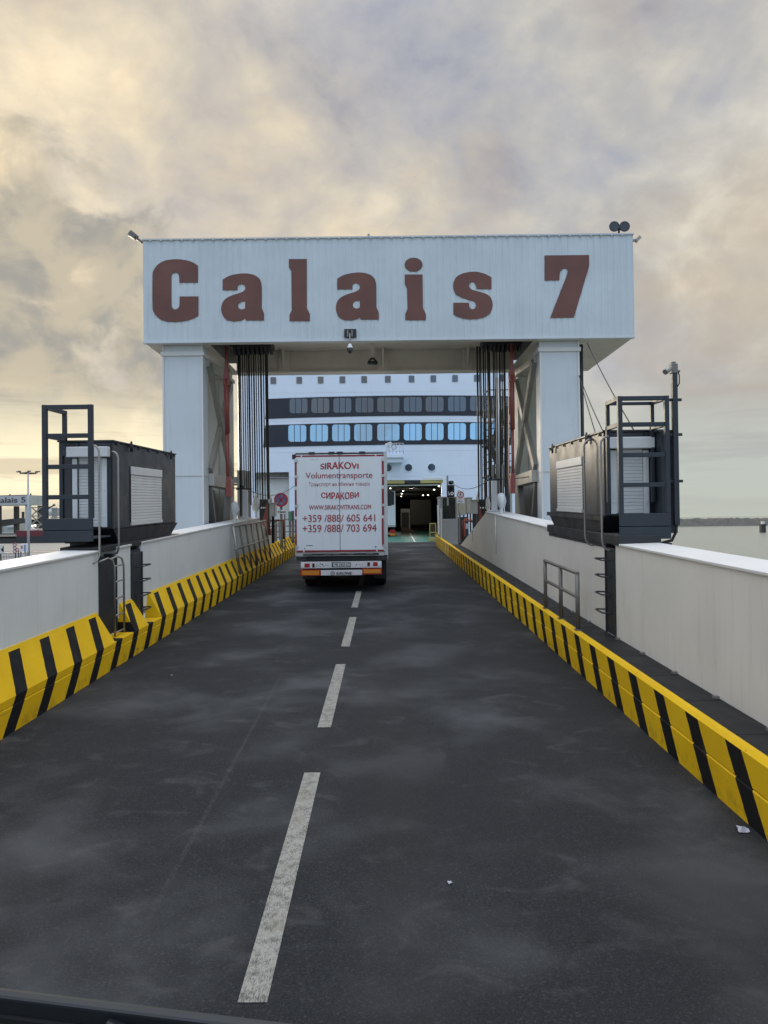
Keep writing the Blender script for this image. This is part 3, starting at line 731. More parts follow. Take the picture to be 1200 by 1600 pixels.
for dx, dy, loops in LETTERS:
    L2 = []
    for lp in loops:
        q = []
        for p in cat(lp):
            w = px_plane(p[0] + dx, p[1] + dy); q.append((w.x, w.z))
        L2.append(q)
    me = outline_mesh(L2, .012)
    place_flat(me, 'letter', M['letter'], g, lambda x, y, z: (x, GY - .010 - z, y))
# cables at the sea-side end, pipe on the leg
m = MB(); m.tube([(RXb + .10, GY + .35, GZ0 - .1), (RXb + .10, GY + .35, 1.5)], .05, 8); m.tube([(RXb + .03, GY + .5, GZ0 - .5), (RXb + .2, GY + .5, 4.6), (RXb + .02, GY + .5, 1.5)], .02, 6)
m.build('cable_pipe', M['black'], g)

def stay(p, q, label):
    p = Vector(p); q = Vector(q)
    o = MB().tube([p.lerp(q, k / 6) - Vector((0, 0, .06 * sin(pi * k / 6))) for k in range(7)], .012, 5).build('stay_cable', M['rope'], ramp=False)
    tag(o, label, 'cable', 'thin dark cables slanting down from the gantry end')
stay((RXb + .35, GY + .6, GZ0), at(994, 679, 11.1), 'thin dark cable slanting from gantry underside to the railed platform, outermost of three')
stay((RXb + .12, GY + .6, GZ0 - 1.0), at(950, 690, 13.2), 'thin dark cable slanting down beside the gantry leg, middle of three')
stay((RXb + .06, GY + .5, GZ0 - .9), at(936, 695, 13.4), 'thin dark cable slanting down beside the gantry leg, closest to the leg')

# floodlights and fittings on the gantry
f = thing('floodlight_pair', at(967, 364, GY + .1), 'pair of round dark floodlights on top of the gantry above the 7', 'floodlight')
m = MB(); p = at(967, 366, GY + .1); m.tube([p, p + Vector((0, 0, .12))], .03, 8); m.bar(p + Vector((-.2, 0, .14)), p + Vector((.2, 0, .14)), .05); m.build('bracket', M['anthracite'], f)
for px in (959, 975):
    c = at(px, 355, GY + .1); m = MB(); m.lathe((0, 0, 0), [(.0, -.13), (.06, -.12), (.10, -.02), (.145, .03), (.15, .06), (.13, .06)], 18)
    m.v = [tuple(c + Vector((v[0], -v[2], v[1]))) for v in m.v]
    h = m.build('lamp_head', M['anthracite'], f)
    d = MB(); d.cyl(c + Vector((0, -.05, 0)), (0, 1, 0), .128, .01, 18); d.build('lens', M['dark_glass'], h)
f = thing('bird_deterrent', at(222, 378, GY + .1), 'small dark fitting jutting out from the upper gantry corner over the land', 'fitting')
m = MB(); a = at(222, 379, GY + .1); b = at(204, 365, GY + .1); m.bar(a, b, .09, .07); m.bar(a.lerp(b, .3) + Vector((0, -.05, .06)), b + Vector((.02, -.05, .05)), .06); m.build('bracket', M['brass_grey'], f)
m = MB(); m.bar(a.lerp(b, .55), b + Vector((-.03, 0, -.0)), .15, .13); m.build('lamp_head', M['brass_grey'], f)
f = thing('corner_lamp', at(990, 375, GY + .1), 'small pale lamp on the upper gantry corner over the sea', 'lamp')
m = MB(); a = at(989, 376, GY + .05); m.bar(a, a + Vector((.12, 0, .02)), .06); m.build('bracket', M['galv'], f); m = MB(); m.bar(a + Vector((.08, 0, -.02)), a + Vector((.2, 0, .1)), .12, .09); m.build('lamp_head', M['galv'], f)
f = thing('roof_fitting', at(576, 373, GY + .1), 'tiny dark fitting on the middle of the gantry roof edge', 'fitting')
m = MB(); a = at(576, 373, GY + .1); m.box(a.x - .07, a.x + .07, a.y, a.y + .1, GZ1 + .012, GZ1 + .07); m.box(a.x - .03, a.x + .03, a.y, a.y + .08, GZ1 + .07, GZ1 + .13); m.build('base', M['galv'], f)
f = thing('dome_camera', at(547, 522, GY), 'white and black dome camera hanging from a black plate at the gantry edge', 'security camera')
a = at(538, 515, GY); b = at(557, 528, GY)
m = MB(); m.box(a.x, b.x, GY - .07, GY - .032, b.z, a.z); m.build('plate', M['black'], f, bevel=.006)
m = MB(); c = at(547, 530, GY); 
for s in (-1, 1): m.box(c.x + s * .06 - .012, c.x + s * .06 + .012, GY - .1, GY - .071, b.z + .02, a.z - .04)
m.tube([(c.x, GY - .12, b.z + .1), (c.x, GY - .14, b.z - .08), (c.x, GY - .14, b.z - .25)], .018, 8); m.build('arm', M['galv'], f)
zc = at(547, 543, GY).z
m = MB(); m.lathe((c.x, GY - .14, zc), [(0, .07), (.035, .07), (.05, .03), (.08, -.02), (.08, -.05)], 16); m.build('housing', M['white'], f)
m = MB(); m.lathe((c.x, GY - .14, zc), [(.082, -.05), (.082, -.09), (.075, -.14), (.05, -.19), (0, -.21)], 16); m.build('dome', M['dark_glass'], f)
f = thing('hanging_lamp', at(582, 560, GY + 1.2), 'dark round lamp on a short post beneath the gantry underside', 'lamp')
p0 = at(582, 537, 23.0); p1 = at(582, 563, 23.0)
m = MB(); m.bar((p1.x, 23, GZ0 + .69), (p1.x, 23, p1.z), .12, .12); m.build('post', M['under'], f)
m = MB(); m.lathe((p1.x, 23, p1.z - .02), [(0, .1), (.07, .1), (.16, -.02), (.18, -.08), (.15, -.12), (0, -.12)], 14); m.build('lamp_shade', M['black'], f)
m = MB(); m.cyl((p1.x, 22.9, p1.z - .06), (0, 1, .5), .07, .1, 10); m.build('lens', M['galv'], f)

# hoist cables (each its own object): from the sheaves down to the yokes
def hoist(px_top, px_bot, ybot, yt, ybm, r, label, grp):
    a = at(px_top, 541, yt); a.z = GZ0 + .22; b = at(px_bot, ybot, ybm)
    o = MB().tube([a, b], r, 6).build('hoist_cable', M['rope']); tag(o, label, 'cable', grp)
LT = [(372.5, 2.0), (375, 1.2), (378.5, 1.2), (382, 1.2), (385.3, 1.2), (388.5, 2.0), (392.3, 1.2), (396, 1.8), (399.5, 1.2), (403, 1.2), (407, 2.0), (411, 1.2), (415, 2.2), (417.3, 1.4)]
for i, (px, r) in enumerate(LT):
    longer = i in (0, 1, 3)
    hoist(px, px + 3.6, 806 if longer else (783 + (i % 3) * 3), GY + 1.75, 24.5 if longer else 26.0, .020 * r * .74, 'black hoist cable in the bundle hanging beside the round red sign', 'hoist cables on the land side')
RT = [(745.5, 2.0), (749, 1.2), (751, 1.2), (755, 1.8), (758, 1.2), (761.5, 1.2), (764, 2.2), (770.5, 1.4), (773, 1.2), (776, 1.2), (780.5, 1.8), (784, 1.2), (787.8, 2.4)]
for i, (px, r) in enumerate(RT):
    longer = i > 7
    hoist(px, px + 2.9, 806 if longer else (784 + (i % 3) * 3), GY + 1.75, 25.2 if longer else 26.0, .020 * r * .74, 'black hoist cable in the bundle hanging in front of the stair tower', 'hoist cables on the sea side')
# ------------------------------------------------------------------ equipment cabins on posts beside the ramp
def shutter(parent, c0, ux, w, h, out, housing=True, guides=True, hh=.17):
    """roller shutter: lower corner c0, width direction ux, outward direction out"""
    c0 = Vector(c0); ux = Vector(ux); o_ = Vector(out); up = Vector((0, 0, 1))
    m = MB(); ns = max(4, int(h / .052)); prof = []
    for k in range(ns):
        z0 = h * k / ns; z1 = h * (k + 1) / ns; d = z1 - z0
        prof += [(z0, .004), (z0 + d * .14, .016), (z0 + d * .8, .016), (z1 - .0005, .004)]
    vs = [c0 + ux * a + up * z + o_ * q for (z, q) in prof for a in (0, w)]
    fl = ux.cross(up).dot(o_) > 0
    fs = [(2 * i, 2 * i + 1, 2 * i + 3, 2 * i + 2) for i in range(len(prof) - 1)]
    if not fl: fs = [f[::-1] for f in fs]
    m.add(vs, fs)
    def bx(mb, a0, a1, z0, z1, q):
        p = c0 + ux * a0 + up * z0 + o_ * .001
        mb.prism([p, p + ux * (a1 - a0), p + ux * (a1 - a0) + up * (z1 - z0), p + up * (z1 - z0)], o_ * q)
    bx(m, 0, w, -.05, .001, .03)
    sh = m.build('shutter', M['shutter'], parent, ramp=True)
    if guides:
        g_ = MB(); bx(g_, -.085, -.004, -.06, h - .02, .045); bx(g_, w + .004, w + .085, -.06, h - .02, .045)
        for zz in (.1, h * .5, h - .15): bx(g_, -.06, -.035, zz, zz + .03, .055); bx(g_, w + .035, w + .06, zz, zz + .03, .055)
        g_.build('guide', M['white'], sh, ramp=True, bevel=.004)
    k = MB()
    if housing: bx(k, -.14 if guides else 0, w + (.14 if guides else 0), h + .001, h + hh, .16 if guides else .03)
    k.build('housing', M['white'] if guides else M['shutter'], sh, ramp=True, bevel=.012)
    return sh
def cabin(xi, xo, ya, yb, h0, h1, label, sgn):
    """sgn +1: the wall plane xi is on the sea side (box extends to +X); -1: land side"""
    t = thing('equipment_cabin', (xi, ya, h0 - .25), label, 'cabin', ramp=True)
    X0, X1 = min(xi, xo), max(xi, xo)
    m = MB(); m.box(X0, X1, ya, yb, h0, h1); body = m.build('body', M['anthracite'], t, ramp=True, bevel=.015)
    m = MB()
    m.box(X0 - .02, X1 + .02, ya - .02, yb + .02, h1 + .001, h1 + .03)
    for k in range(7):
        yy = ya + .15 + k * (yb - ya - .3) / 6
        m.box(xi - sgn * .02 - .012, xi - sgn * .02 + .012, yy, yy + .05, h1 - .05, h1 - .005)
    m.build('roof', M['anthracite'], t, ramp=True, bevel=.006)
    for yy in (ya + .75, yb - .45):
        xx = xi - sgn * .045; m = MB()
        m.tube([(xx, yy - .035, h1 - .12)] + [(xx, yy - .035 * cos(a), h1 + .0 + .06 * sin(a)) for a in [pi * k / 6 for k in range(7)]] + [(xx, yy + .035, h1 - .12)], .012, 6)
        m.build('lifting_lug', M['anthracite'], t, ramp=True)
    # front face frame recess
    m = MB()
    for xx in (xi + sgn * .02, xi + sgn * (abs(xo - xi) - .02) - sgn * .06, xi + sgn * (abs(xo - xi) - .34)):
        a, b = sorted((xx, xx + sgn * .055)); m.box(a, b, ya - .035, ya - .001, h0 + .02, h1 - .02)
    m.build('corner_post', M['navy'], t, ramp=True)
    # shutters: one on the end, one on the road face
    w = .40
    x0 = xi + sgn * .17 if sgn > 0 else xi - .17 - w
    shutter(t, (x0, ya - .002, h0 + .10), (1, 0, 0), w, h1 - h0 - .36, (0, -1, 0))
    L = yb - ya
    shutter(t, (xi - sgn * .002, ya + L * (.32 if sgn > 0 else .225), h0 + .09), (0, 1, 0), L * .49, (h1 - h0) * .58, (-sgn, 0, 0), guides=False, hh=.15)
    # tapered under-frame and runners
    m = MB(); c = (X0 + X1) / 2
    m.add([(X0 - .03, ya - .05, h0 - .002), (X1 + .03, ya - .05, h0 - .002), (X1 + .03, yb + .03, h0 - .002), (X0 - .03, yb + .03, h0 - .002),
           (X0 - .01, ya + .25, h0 - .24), (X1 - .0, ya + .25, h0 - .24), (X1, yb - .35, h0 - .24), (X0 - .01, yb - .35, h0 - .24)],
          [(0, 1, 2, 3), (7, 6, 5, 4), (1, 0, 4, 5), (2, 1, 5, 6), (3, 2, 6, 7), (0, 3, 7, 4)])
    m.box(X0 - .06, X0 - .035, ya - .05, yb + .03, h0 - .06, h0 + .012)
    m.build('under_frame', M['black'], t, ramp=True)
    m = MB()
    for yy in (ya + .4, ya + 1.1, yb - 1.2, yb - .6): m.box(X0 + .0, X1, yy, yy + .12, h0 - .40, h0 - .241)
    m.box(X0 - .02, X0 + .12, ya - .1, yb + .05, h0 - .46, h0 - .401); m.box(X1 - .12, X1 + .02, ya - .1, yb + .05, h0 - .46, h0 - .401)
    m.build('runner', M['black'], t, ramp=True)
    hw = (topL if sgn < 0 else topR)((ya + yb) / 2)
    m = MB(); q0, q1 = sorted((xi - sgn * .045, xi + sgn * .56)); m.box(q0, q1, ya - .72, yb + .1, hw - .035, h0 - .245)
    m.build('base_beam', M['black'], t, ramp=True, bevel=.01)
    # guarded platform at the end
    return t, X0, X1, h0, h1
def platform(t, X0, X1, yp, ya, hb, ht, rails, post_w=.07, corner=None):
    m = MB(); xo = X0 if corner < 0 else X1 - .03
    m.box(X0, X1, yp, yp + .03, hb, hb + .17); m.box(X0, X1, yp, yp + .03, hb + .18, hb + .36); m.box(xo, xo + .03, yp + .031, ya - .07, hb, hb + .33)
    m.box(X0 + .031, X1 - .031, yp + .031, ya - .052, hb + .03, hb + .06)
    m.build('platform', M['navy'], t, ramp=True, bevel=.006)
    m = MB(); w = post_w
    for xx in (X0, X1 - w): m.box(xx, xx + w, yp - .002, yp + w, hb + .361, ht)
    for i, h in enumerate(rails): m.box(X0 + w + .001, X1 - w - .001, yp + .01, yp + w - .01, h - w / 2, h + w / 2)
    m.box(X0 + w + .001, X1 - w - .001, yp, yp + w - .004, ht - w, ht - .002)
    m.build('guard_rail', M['navy'], t, ramp=True, bevel=.004)
    m = MB()
    xb = X0 if corner is None or corner < 0 else X1
    for xx in ((X0, ) if corner == -1 else (X0, X1 - w)):
        m.box(xx + .005, xx + w - .005, yp + w + .001, ya - .1, ht - w + .002, ht - .004)
        m.box(xx + .005, xx + w - .005, ya - .1 - w, ya - .1, ht - .75 if corner == -1 else ht - 1.5, ht - w + .001)
        m.box(xx + .005, xx + w - .005, yp + w + .001, ya - .1, rails[0] - .03, rails[0] + .03)
    if corner != -1: m.box(X0 + w, X1 - w, ya - .1 - w + .01, ya - .11, ht - w + .004, ht - .012)
    m.build('side_rail', M['navy'], t, ramp=True, bevel=.004)
tl, *_ = cabin(-4.50, -5.40, 11.8, 15.35, 2.09, 3.55, 'dark grey equipment cabin with white shutters, over the harbour wall by the striped sloped kerb', -1)
platform(tl, -5.27, -4.49, 10.95, 11.8, 1.94, 4.06, (3.58, 3.10, 2.63), corner=-1)
tr, *_ = cabin(3.31, 4.25, 10.65, 14.15, 2.24, 3.51, 'dark grey equipment cabin with white shutters, over the sea wall below a camera mast', 1)
platform(tr, 3.30, 4.02, 9.95, 10.65, 1.94, 3.95, (3.55, 3.12, 2.70), post_w=.062, corner=1)
# outer corner panel and upper gate frame of the sea-side cabin
m = MB(); m.box(4.03, 4.26, 10.3, 10.645, 2.0, 3.50); m.build('side_panel', M['navy'], tr, ramp=True, bevel=.01)

def grab(name_t, pts, mat=M['galv'], r=.017):
    m = MB(); m.tube(pts, r, 8); m.build('grab_rail', mat, name_t, ramp=True)
def bend(x, y, ht, hb, dx, dy, out):
    P = [(x + dx, y + dy, ht)]
    for k in range(1, 6): a = pi / 2 * k / 5; P.append((x + dx * (1 - sin(a)), y + dy * (1 - sin(a)), ht - .12 * (1 - cos(a))))
    P += [(x, y, ht - .4), (x, y, hb + .15)]
    for k in range(1, 6): a = pi / 2 * k / 5; P.append((x + out[0] * (1 - cos(a)), y + out[1] * (1 - cos(a)), hb + .15 - .15 * sin(a)))
    P.append((x + out[0] * 1.4, y + out[1] * 1.4, hb)); return P
grab(tl, bend(-4.38, 10.93, 3.42, 1.62, -.08, -.0, (-.07, -.08))); grab(tl, bend(-4.38, 11.72, 3.38, 1.70, -.10, -.0, (-.05, .03)))
grab(tr, bend(3.18, 11.25, 3.45, 1.78, .12, 0, (.09, -.02))); grab(tr, bend(3.18, 10.38, 3.42, 1.76, .12, 0, (.09, -.02)))

# carrying posts standing in the wall gaps
def post(x0, x1, y0, y1, hb, ht, label, rung_hs, rung_dir, sgn):
    t = thing('cabin_post', ((x0 + x1) / 2, (y0 + y1) / 2, hb), label, 'post', 'dark posts carrying the cabins', ramp=True)
    m = MB(); m.box(x0, x1, y0, y0 + .03, hb, ht); m.box(x0, x1, y1 - .03, y1, hb, ht); xw = (x0 + x1) / 2
    m.box(xw - .09 if False else x0 + .02, x1 - .02, y0 + .031, y1 - .031, hb, ht)
    m.build('column', M['anthracite'], t, ramp=True, bevel=.006)
    yc = (y0 + y1) / 2; xs = x0 if sgn > 0 else x1
    m = MB(); m.bar((xs + sgn * .06, y1 - .02, ht - .22), (xs + sgn * .06, y1 + .24, ht - .01), .05, .05); m.build('bracket', M['anthracite'], t, ramp=True)
    if rung_hs:
        for h in rung_hs:
            m = MB(); y_a, y_b = (y1, y1 - .26)
            m.tube([(xs + sgn * .05, y1 - .01, h), (xs - sgn * .10, y1 + .05, h), (xs - sgn * .14, y1 + .0, h), (xs - sgn * .14, y0 + .12, h), (xs - sgn * .02, y0 + .05, h)], .012, 6)
            m.build('rung', M['black'], t, ramp=True)
    return t
post(-4.75, -4.43, 11.06, 11.79, .40, 1.64, 'dark post behind the small steel ladder, carrying the land-side cabin', None, 0, -1)
post(-4.75, -4.42, 12.46, 13.01, .40, 1.64, 'dark post with four step rungs in the second notch of the sloped kerb', (.62, .88, 1.14, 1.40), 1, -1)
post(3.28, 3.6, 10.17, 10.61, .53, 1.79, 'dark post with four step rungs in the gap of the sea-side wall', (.86, 1.12, 1.38, 1.62), 1, 1)

t = thing('ladder', (-4.30, 11.6, .42), 'small grey steel ladder with bent handles, standing on the first kerb notch', 'ladder', ramp=True)
for yy in (11.32, 11.72):
    m = MB(); m.tube([(-4.42, yy - .30, 1.62), (-4.36, yy - .12, 1.66), (-4.32, yy - .03, 1.62), (-4.30, yy, 1.50), (-4.30, yy, .41)], .016, 8); m.build('side_rail', M['galv'], t, ramp=True)
m = MB()
for h in (.46, .73, 1.0, 1.27, 1.52): m.tube([(-4.30, 11.32, h), (-4.30, 11.72, h)], .013, 6)
m.build('rung', M['galv'], t, ramp=True)
# mast with camera
t = thing('camera_mast', (4.32, 10.3, 2.0), 'tall dark pole with a grey camera on top, beside the sea-side cabin', 'camera mast', ramp=True)
xm = at(1055, 700, 10.2).x
m = MB(); m.box(xm - .036, xm + .036, 10.16, 10.235, 2.12, 4.30); m.build('pole', M['navy'], t, ramp=True, bevel=.005)
m = MB()
for h in (2.75, 3.42, 3.92): m.bar((4.0, 10.2, h), (xm + .1, 10.2, h), .03, .04)
m.tube([(xm, 10.2, 2.13), (xm - .005, 10.2, 2.03), (xm - .06, 10.22, 1.9), (xm - .25, 10.3, 1.84), (xm - .4, 10.4, 1.86)], .022, 8)
m.build('bracket', M['black'], t, ramp=True)
m = MB(); m.box(xm - .05, xm + .04, 10.15, 10.25, 4.301, 4.44); m.box(xm - .035, xm + .02, 10.17, 10.23, 4.44, 4.47)
m.tube([(xm + .03, 10.2, 4.34), (xm + .085, 10.2, 4.33)], .022, 8); m.build('camera_base', M['dullgalv'], t, ramp=True, bevel=.008)
m = MB(); m.tube([(xm - .04, 10.18, 4.39), (xm - .09, 10.14, 4.36)], .03, 10); m.tube([(xm - .08, 10.14, 4.37), (xm - .175, 10.08, 4.30)], .04, 12); m.build('camera_head', M['galv'], t, ramp=True)
m = MB(); m.tube([(xm + .03, 10.2, 4.36), (xm + .075, 10.2, 4.28), (xm + .075, 10.2, 4.16), (xm + .03, 10.2, 4.08)], .009, 6); m.build('cable', M['black'], t, ramp=True)

# handrail on the sea-side kerb
t = thing('handrail', (XR + .1, 11.6, .56), 'short grey pipe handrail with three posts standing on the striped sea-side kerb', 'handrail', ramp=True)
xx = XR + .075
for yy in (10.55, 11.55, 12.65):
    m = MB(); m.tube([(xx, yy, .566), (xx, yy, 1.40)], .032, 10); m.box(xx - .045, xx + .035, yy - .06, yy + .06, .566, .58); m.build('post', M['dullgalv'], t, ramp=True)
for h in (1.41, 1.06):
    m = MB(); m.tube([(xx, 10.52, h), (xx, 12.68, h)], .028, 10); m.build('rail', M['dullgalv'], t, ramp=True)
# leaning railing frame at the far end of the land-side wall
t = thing('guard_frame', (-4.3, 22.6, .5), 'pale grey railing frame leaning against the end of the harbour wall over the kerb', 'railing', ramp=True)
m = MB(); tp = lambda y: (-4.36, y, 1.80); bt = lambda y: (-4.17, y, .42)
m.tube([tp(20.5), tp(26.2)], .035, 8); m.build('rail', M['galv'], t, ramp=True)
m = MB(); m.tube([(-4.27, 20.3, 1.15), (-4.27, 26.0, 1.15)], .03, 8); m.build('rail', M['galv'], t, ramp=True)
for k in range(7):
    yy = 20.5 + k * .93; m = MB(); m.tube([tp(yy), bt(yy)], .04 if k in (0, 3) else .03, 8); m.build('post', M['galv'] if k in (0, 3) else M['dullgalv'], t, ramp=True)

# white service posts, wrapped lamps, overhead wire
def service_post(x, y, hb, label):
    t = thing('service_post', (x, y, hb), label, 'post', ramp=True)
    m = MB(); m.box(x - .085, x + .085, y - .085, y + .085, hb + .03, hb + .98); m.build('column', M['white'], t, ramp=True, bevel=.01)
    m = MB(); m.box(x - .2, x + .2, y - .2, y + .2, hb, hb + .03); m.build('base_plate', M['white'], t, ramp=True)
    m = MB(); m.box(x - .30, x + .22, y - .05, y + .05, hb + .981, hb + 1.03); m.tube([(x - .1, y, hb + 1.03), (x - .1, y, hb + 1.12)], .05, 8); m.build('cross_arm', M['anthracite'], t, ramp=True)
    return Vector((x, y, hb + 1.06 + SL * y))
w1 = service_post(-4.68, 24.0, topL(24) + .045, 'white square post on the harbour wall, carrying the overhead wire')
w2 = service_post(3.56, 22.9, topR(22.9) + .045, 'white square post on the end of the sea-side wall, carrying the overhead wire')
def wrapped(x, y, hb, label):
    t = thing('wrapped_lamp', (x, y, hb), label, 'wrapped lamp', ramp=True)
    m = MB(); rnd = random.Random(int(y * 10)); prof = [(.05, 0), (.06, .15), (.10, .22), (.13, .36), (.12, .48), (.085, .56), (.03, .6), (0, .6)]
    n = 14; vs = []
    for i, (r, z) in enumerate(prof):
        for k in range(n):
            q = r * (1 + rnd.uniform(-.22, .22)); a = 2 * pi * k / n; vs.append((x + q * cos(a), y + q * sin(a), hb + z + rnd.uniform(-.015, .015)))
    m.add(vs, [(i * n + k, i * n + (k + 1) % n, (i + 1) * n + (k + 1) % n, (i + 1) * n + k) for i in range(len(prof) - 1) for k in range(n)], True)
    m.build('wrapping', M['bag'], t, ramp=True)
    m = MB(); m.tube([(x, y, hb - .0), (x, y, hb + .2)], .03, 8); m.build('stem', M['galv'], t, ramp=True)
wrapped(-4.6, 21.9, topL(21.9) + .045, 'lamp wrapped in white plastic on top of the harbour wall')
wrapped(3.46, 20.9, topR(20.9) + .045, 'lamp wrapped in white plastic on top of the sea-side wall')
def wire(p, q, sag, label):
    p = Vector(p); q = Vector(q); n = 14
    o = MB().tube([p.lerp(q, k / n) - Vector((0, 0, sag * 4 * (k / n) * (1 - k / n))) for k in range(n + 1)], .014, 5).build('overhead_wire', M['black']); tag(o, label, 'wire')
wire((LXb - .9, GY + .26, w1.z + .1), w1 + Vector((-.1, 0, 0)), .12, 'thin black wire from the land-side gantry leg to the white post')
wire(w1 + Vector((-.1, 0, 0)), at(468, 752, 34), .45, 'thin black wire sagging from the white wall post towards the ship behind the truck')
wire((RXa + .5, GY + .26, w2.z + .1), w2 + Vector((-.1, 0, 0)), .12, 'thin black wire from the sea-side gantry leg to the white post')
wire(w2 + Vector((-.1, 0, 0)), at(705, 753, 35.5), .35, 'thin black wire sagging from the white wall post to the traffic light')

# red hoist yokes under the cables
def yoke(pxs, Y, s, label):
    """pxs: photo columns of black block and red plate"""
    t = thing('hoist_yoke', at((pxs[0] + pxs[1]) / 2, 830, Y), label, 'hoist yoke')
    a = at(pxs[0], 785, Y); b = at(pxs[1], 806, Y)
    x0, x1 = sorted((a.x, b.x)); zt, zb = a.z, b.z
    m = MB(); m.box(x0, x1, Y, Y + .5, zb - .3, zt - .12)
    for k in range(5): xx = x0 + (k + .5) * (x1 - x0) / 5; m.box(xx - .04, xx + .04, Y + .05, Y + .3, zt - .12, zt + .12)
    m.build('clevis_block', M['black'], t, bevel=.01)
    m = MB()
    for k in range(3): m.cyl((x0 + (x1 - x0) * (.25 + .25 * k), Y - .015, (zt + zb) / 2 + .05), (0, 1, 0), .035, .03, 10)
    m.build('pin', M['white'], t)
    c = at(pxs[2], 786, Y); d = at(pxs[3], 822, Y)
    m = MB(); m.prism([(c.x, Y - .35, c.z + .05), (c.x, Y - .35, d.z - .3), (d.x, Y - .35, d.z - .3)], (0, .06, 0)); m.prism([(c.x, Y + .25, c.z + .05), (c.x, Y + .25, d.z - .3), (d.x, Y + .25, d.z - .3)], (0, .06, 0))
    q0, q1 = sorted((c.x, d.x)); m.box(q0, q1 + .1, Y - .29, Y + .24, d.z - .35, d.z - .1)
    m.build('side_plate', M['red'], t, bevel=.008)
    m = MB(); m.tube([(c.x + s * .1, Y - .3, d.z + .2), (c.x + s * .6, Y - .3, d.z + .2), (c.x + s * .6, Y - .3, d.z - .5)], .04, 8); m.build('rail', M['red'], t)
yoke((405, 420, 420, 408), 27.0, 1, 'red steel hoist yoke with a black cable block beyond the harbour wall')
yoke((764, 746, 746, 757), 27.0, -1, 'red steel hoist yoke with a black cable block beyond the sea-side wall')
def sock(px, y0, y1, Y, w, label):
    t = at(px, y0, Y); b = at(px, y1, Y); m = MB(); n = 10; rnd = random.Random(px); L = t.z - b.z; vs = []
    prof = [(.02, 1), (.25, .9), (.7, .7), (1, .45), (.85, .25), (.5, .12), (.3, 0)]
    for r, z in prof:
        for k in range(n): a = 2 * pi * k / n; q = r * w * (1 + rnd.uniform(-.25, .25)); vs.append((t.x + q * cos(a), Y + q * sin(a), b.z + z * L + rnd.uniform(-.04, .04)))
    m.add(vs, [(i * n + (k + 1) % n, i * n + k, (i + 1) * n + k, (i + 1) * n + (k + 1) % n) for i in range(len(prof) - 1) for k in range(n)], True)
    m.f.append([k for k in range(n)][::-1]); m.sm.append(False); m.f.append([(len(prof) - 1) * n + k for k in range(n)]); m.sm.append(False)
    o = m.build('cable_wrapping', M['bag']); tag(o, label, 'plastic wrap')
sock(399.5, 770, 803, 25.6, .13, 'crumpled white plastic wrapped round the cable ends beside the white post on the harbour wall')
sock(422, 772, 787, 25.9, .07, 'small pointed white plastic wrap above the pale cabinet near the round red sign')
sock(746.5, 769, 783, 25.9, .06, 'small pointed white plastic wrap above the pale cabinet near the walking-man sign')
sock(762, 775, 800, 25.5, .09, 'crumpled white plastic wrapped round the cable ends beside the white post on the sea-side wall')
def cabinet(px0, px1, y0, y1, Y, d, mat, label, legs=True):
    a = at(px0, y0, Y); b = at(px1, y1, Y); t = thing('control_cabinet', (a.x, Y, b.z - .8), label, 'cabinet')
    m = MB(); m.box(a.x, b.x, Y, Y + d, b.z, a.z); m.build('body', M[mat], t, bevel=.012)
    m = MB(); m.box(a.x + .03, b.x - .03, Y - .02, Y - .001, b.z + .03, a.z - .03); m.build('door', M[mat], t, bevel=.006)
    m = MB(); m.box(a.x - .03, b.x + .03, Y - .04, Y + d + .02, a.z + .001, a.z + .025); m.build('roof', M[mat], t)
    m = MB(); m.bar((a.x + .08, Y + .1, b.z - .001), (a.x + .08, Y + .1, b.z - 1.0), .07); m.bar((b.x - .08, Y + .1, b.z - .001), (b.x - .08, Y + .1, b.z - 1.0), .07); m.build('leg', M['black'], t)
cabinet(421.5, 430, 786.5, 807, 26.4, .4, 'box_grey', 'small pale grey cabinet on the red hoist frame beside the round red sign')
cabinet(736.5, 746.5, 782, 803, 26.4, .5, 'box_grey', 'pale grey cabinet between the brown cabinets and the red hoist frame')
cabinet(716, 727.5, 779, 805, 33.5, .7, 'box_beige', 'brown grey cabinet directly beside the walking-man sign')
cabinet(727.8, 738, 778, 803, 34.2, .7, 'box_beige', 'brown grey cabinet between the pale cabinet and its brown twin')
# red and white capped drums at the leg feet
def drum(px, Y, label):
    a = at(px, 800, Y); b = at(px, 824, Y)
    t = thing('capped_bollard', (a.x, Y, b.z), label, 'bollard')
    m = MB(); m.lathe((a.x, Y, b.z), [(.16, 0), (.16, .25), (.12, .28)], 14); m.build('body', M['red'], t)
    m = MB(); m.lathe((a.x, Y, b.z), [(.125, .285), (.11, .34), (.06, .48), (0, .5)], 14); m.build('cap', M['bag'], t)
drum(325.5, 21.8, 'small red bollard with white cap behind the land-side gantry leg bracing'); drum(838.5, 21.8, 'small red bollard with white cap behind the sea-side gantry leg bracing')

# ------------------------------------------------------------------ signs
def ring(m, c, r0, r1, th, n=24):
    c = Vector(c); vs = []
    for k in range(n):
        a = 2 * pi * k / n; d = Vector((cos(a), 0, sin(a))); vs += [c + d * r0, c + d * r1, c + d * r0 - Vector((0, th, 0)), c + d * r1 - Vector((0, th, 0))]
    fs = []
    for k in range(n):
        a = 4 * k; b = 4 * ((k + 1) % n); fs += [(a + 2, a + 3, b + 3, b + 2), (a + 3, a + 1, b + 1, b + 3), (a, a + 2, b + 2, b), (a, b, b + 1, a + 1)]
    m.add(vs, fs)
def five_m(parent, c, w, Y):
    text_on('5m', c.x - w * .22, c.x + w * .22, c.z - w * .13, c.z + w * .13, Y, M['textblack'], parent, bold=.03)
    m = MB()
    for s in (-1, 1): m.prism([(c.x + s * w * .42, Y, c.z), (c.x + s * w * .28, Y, c.z + w * .10), (c.x + s * w * .28, Y, c.z - w * .10)], (0, -.006, 0))
    m.build('arrow', M['textblack'], parent)
Yp = 32.4
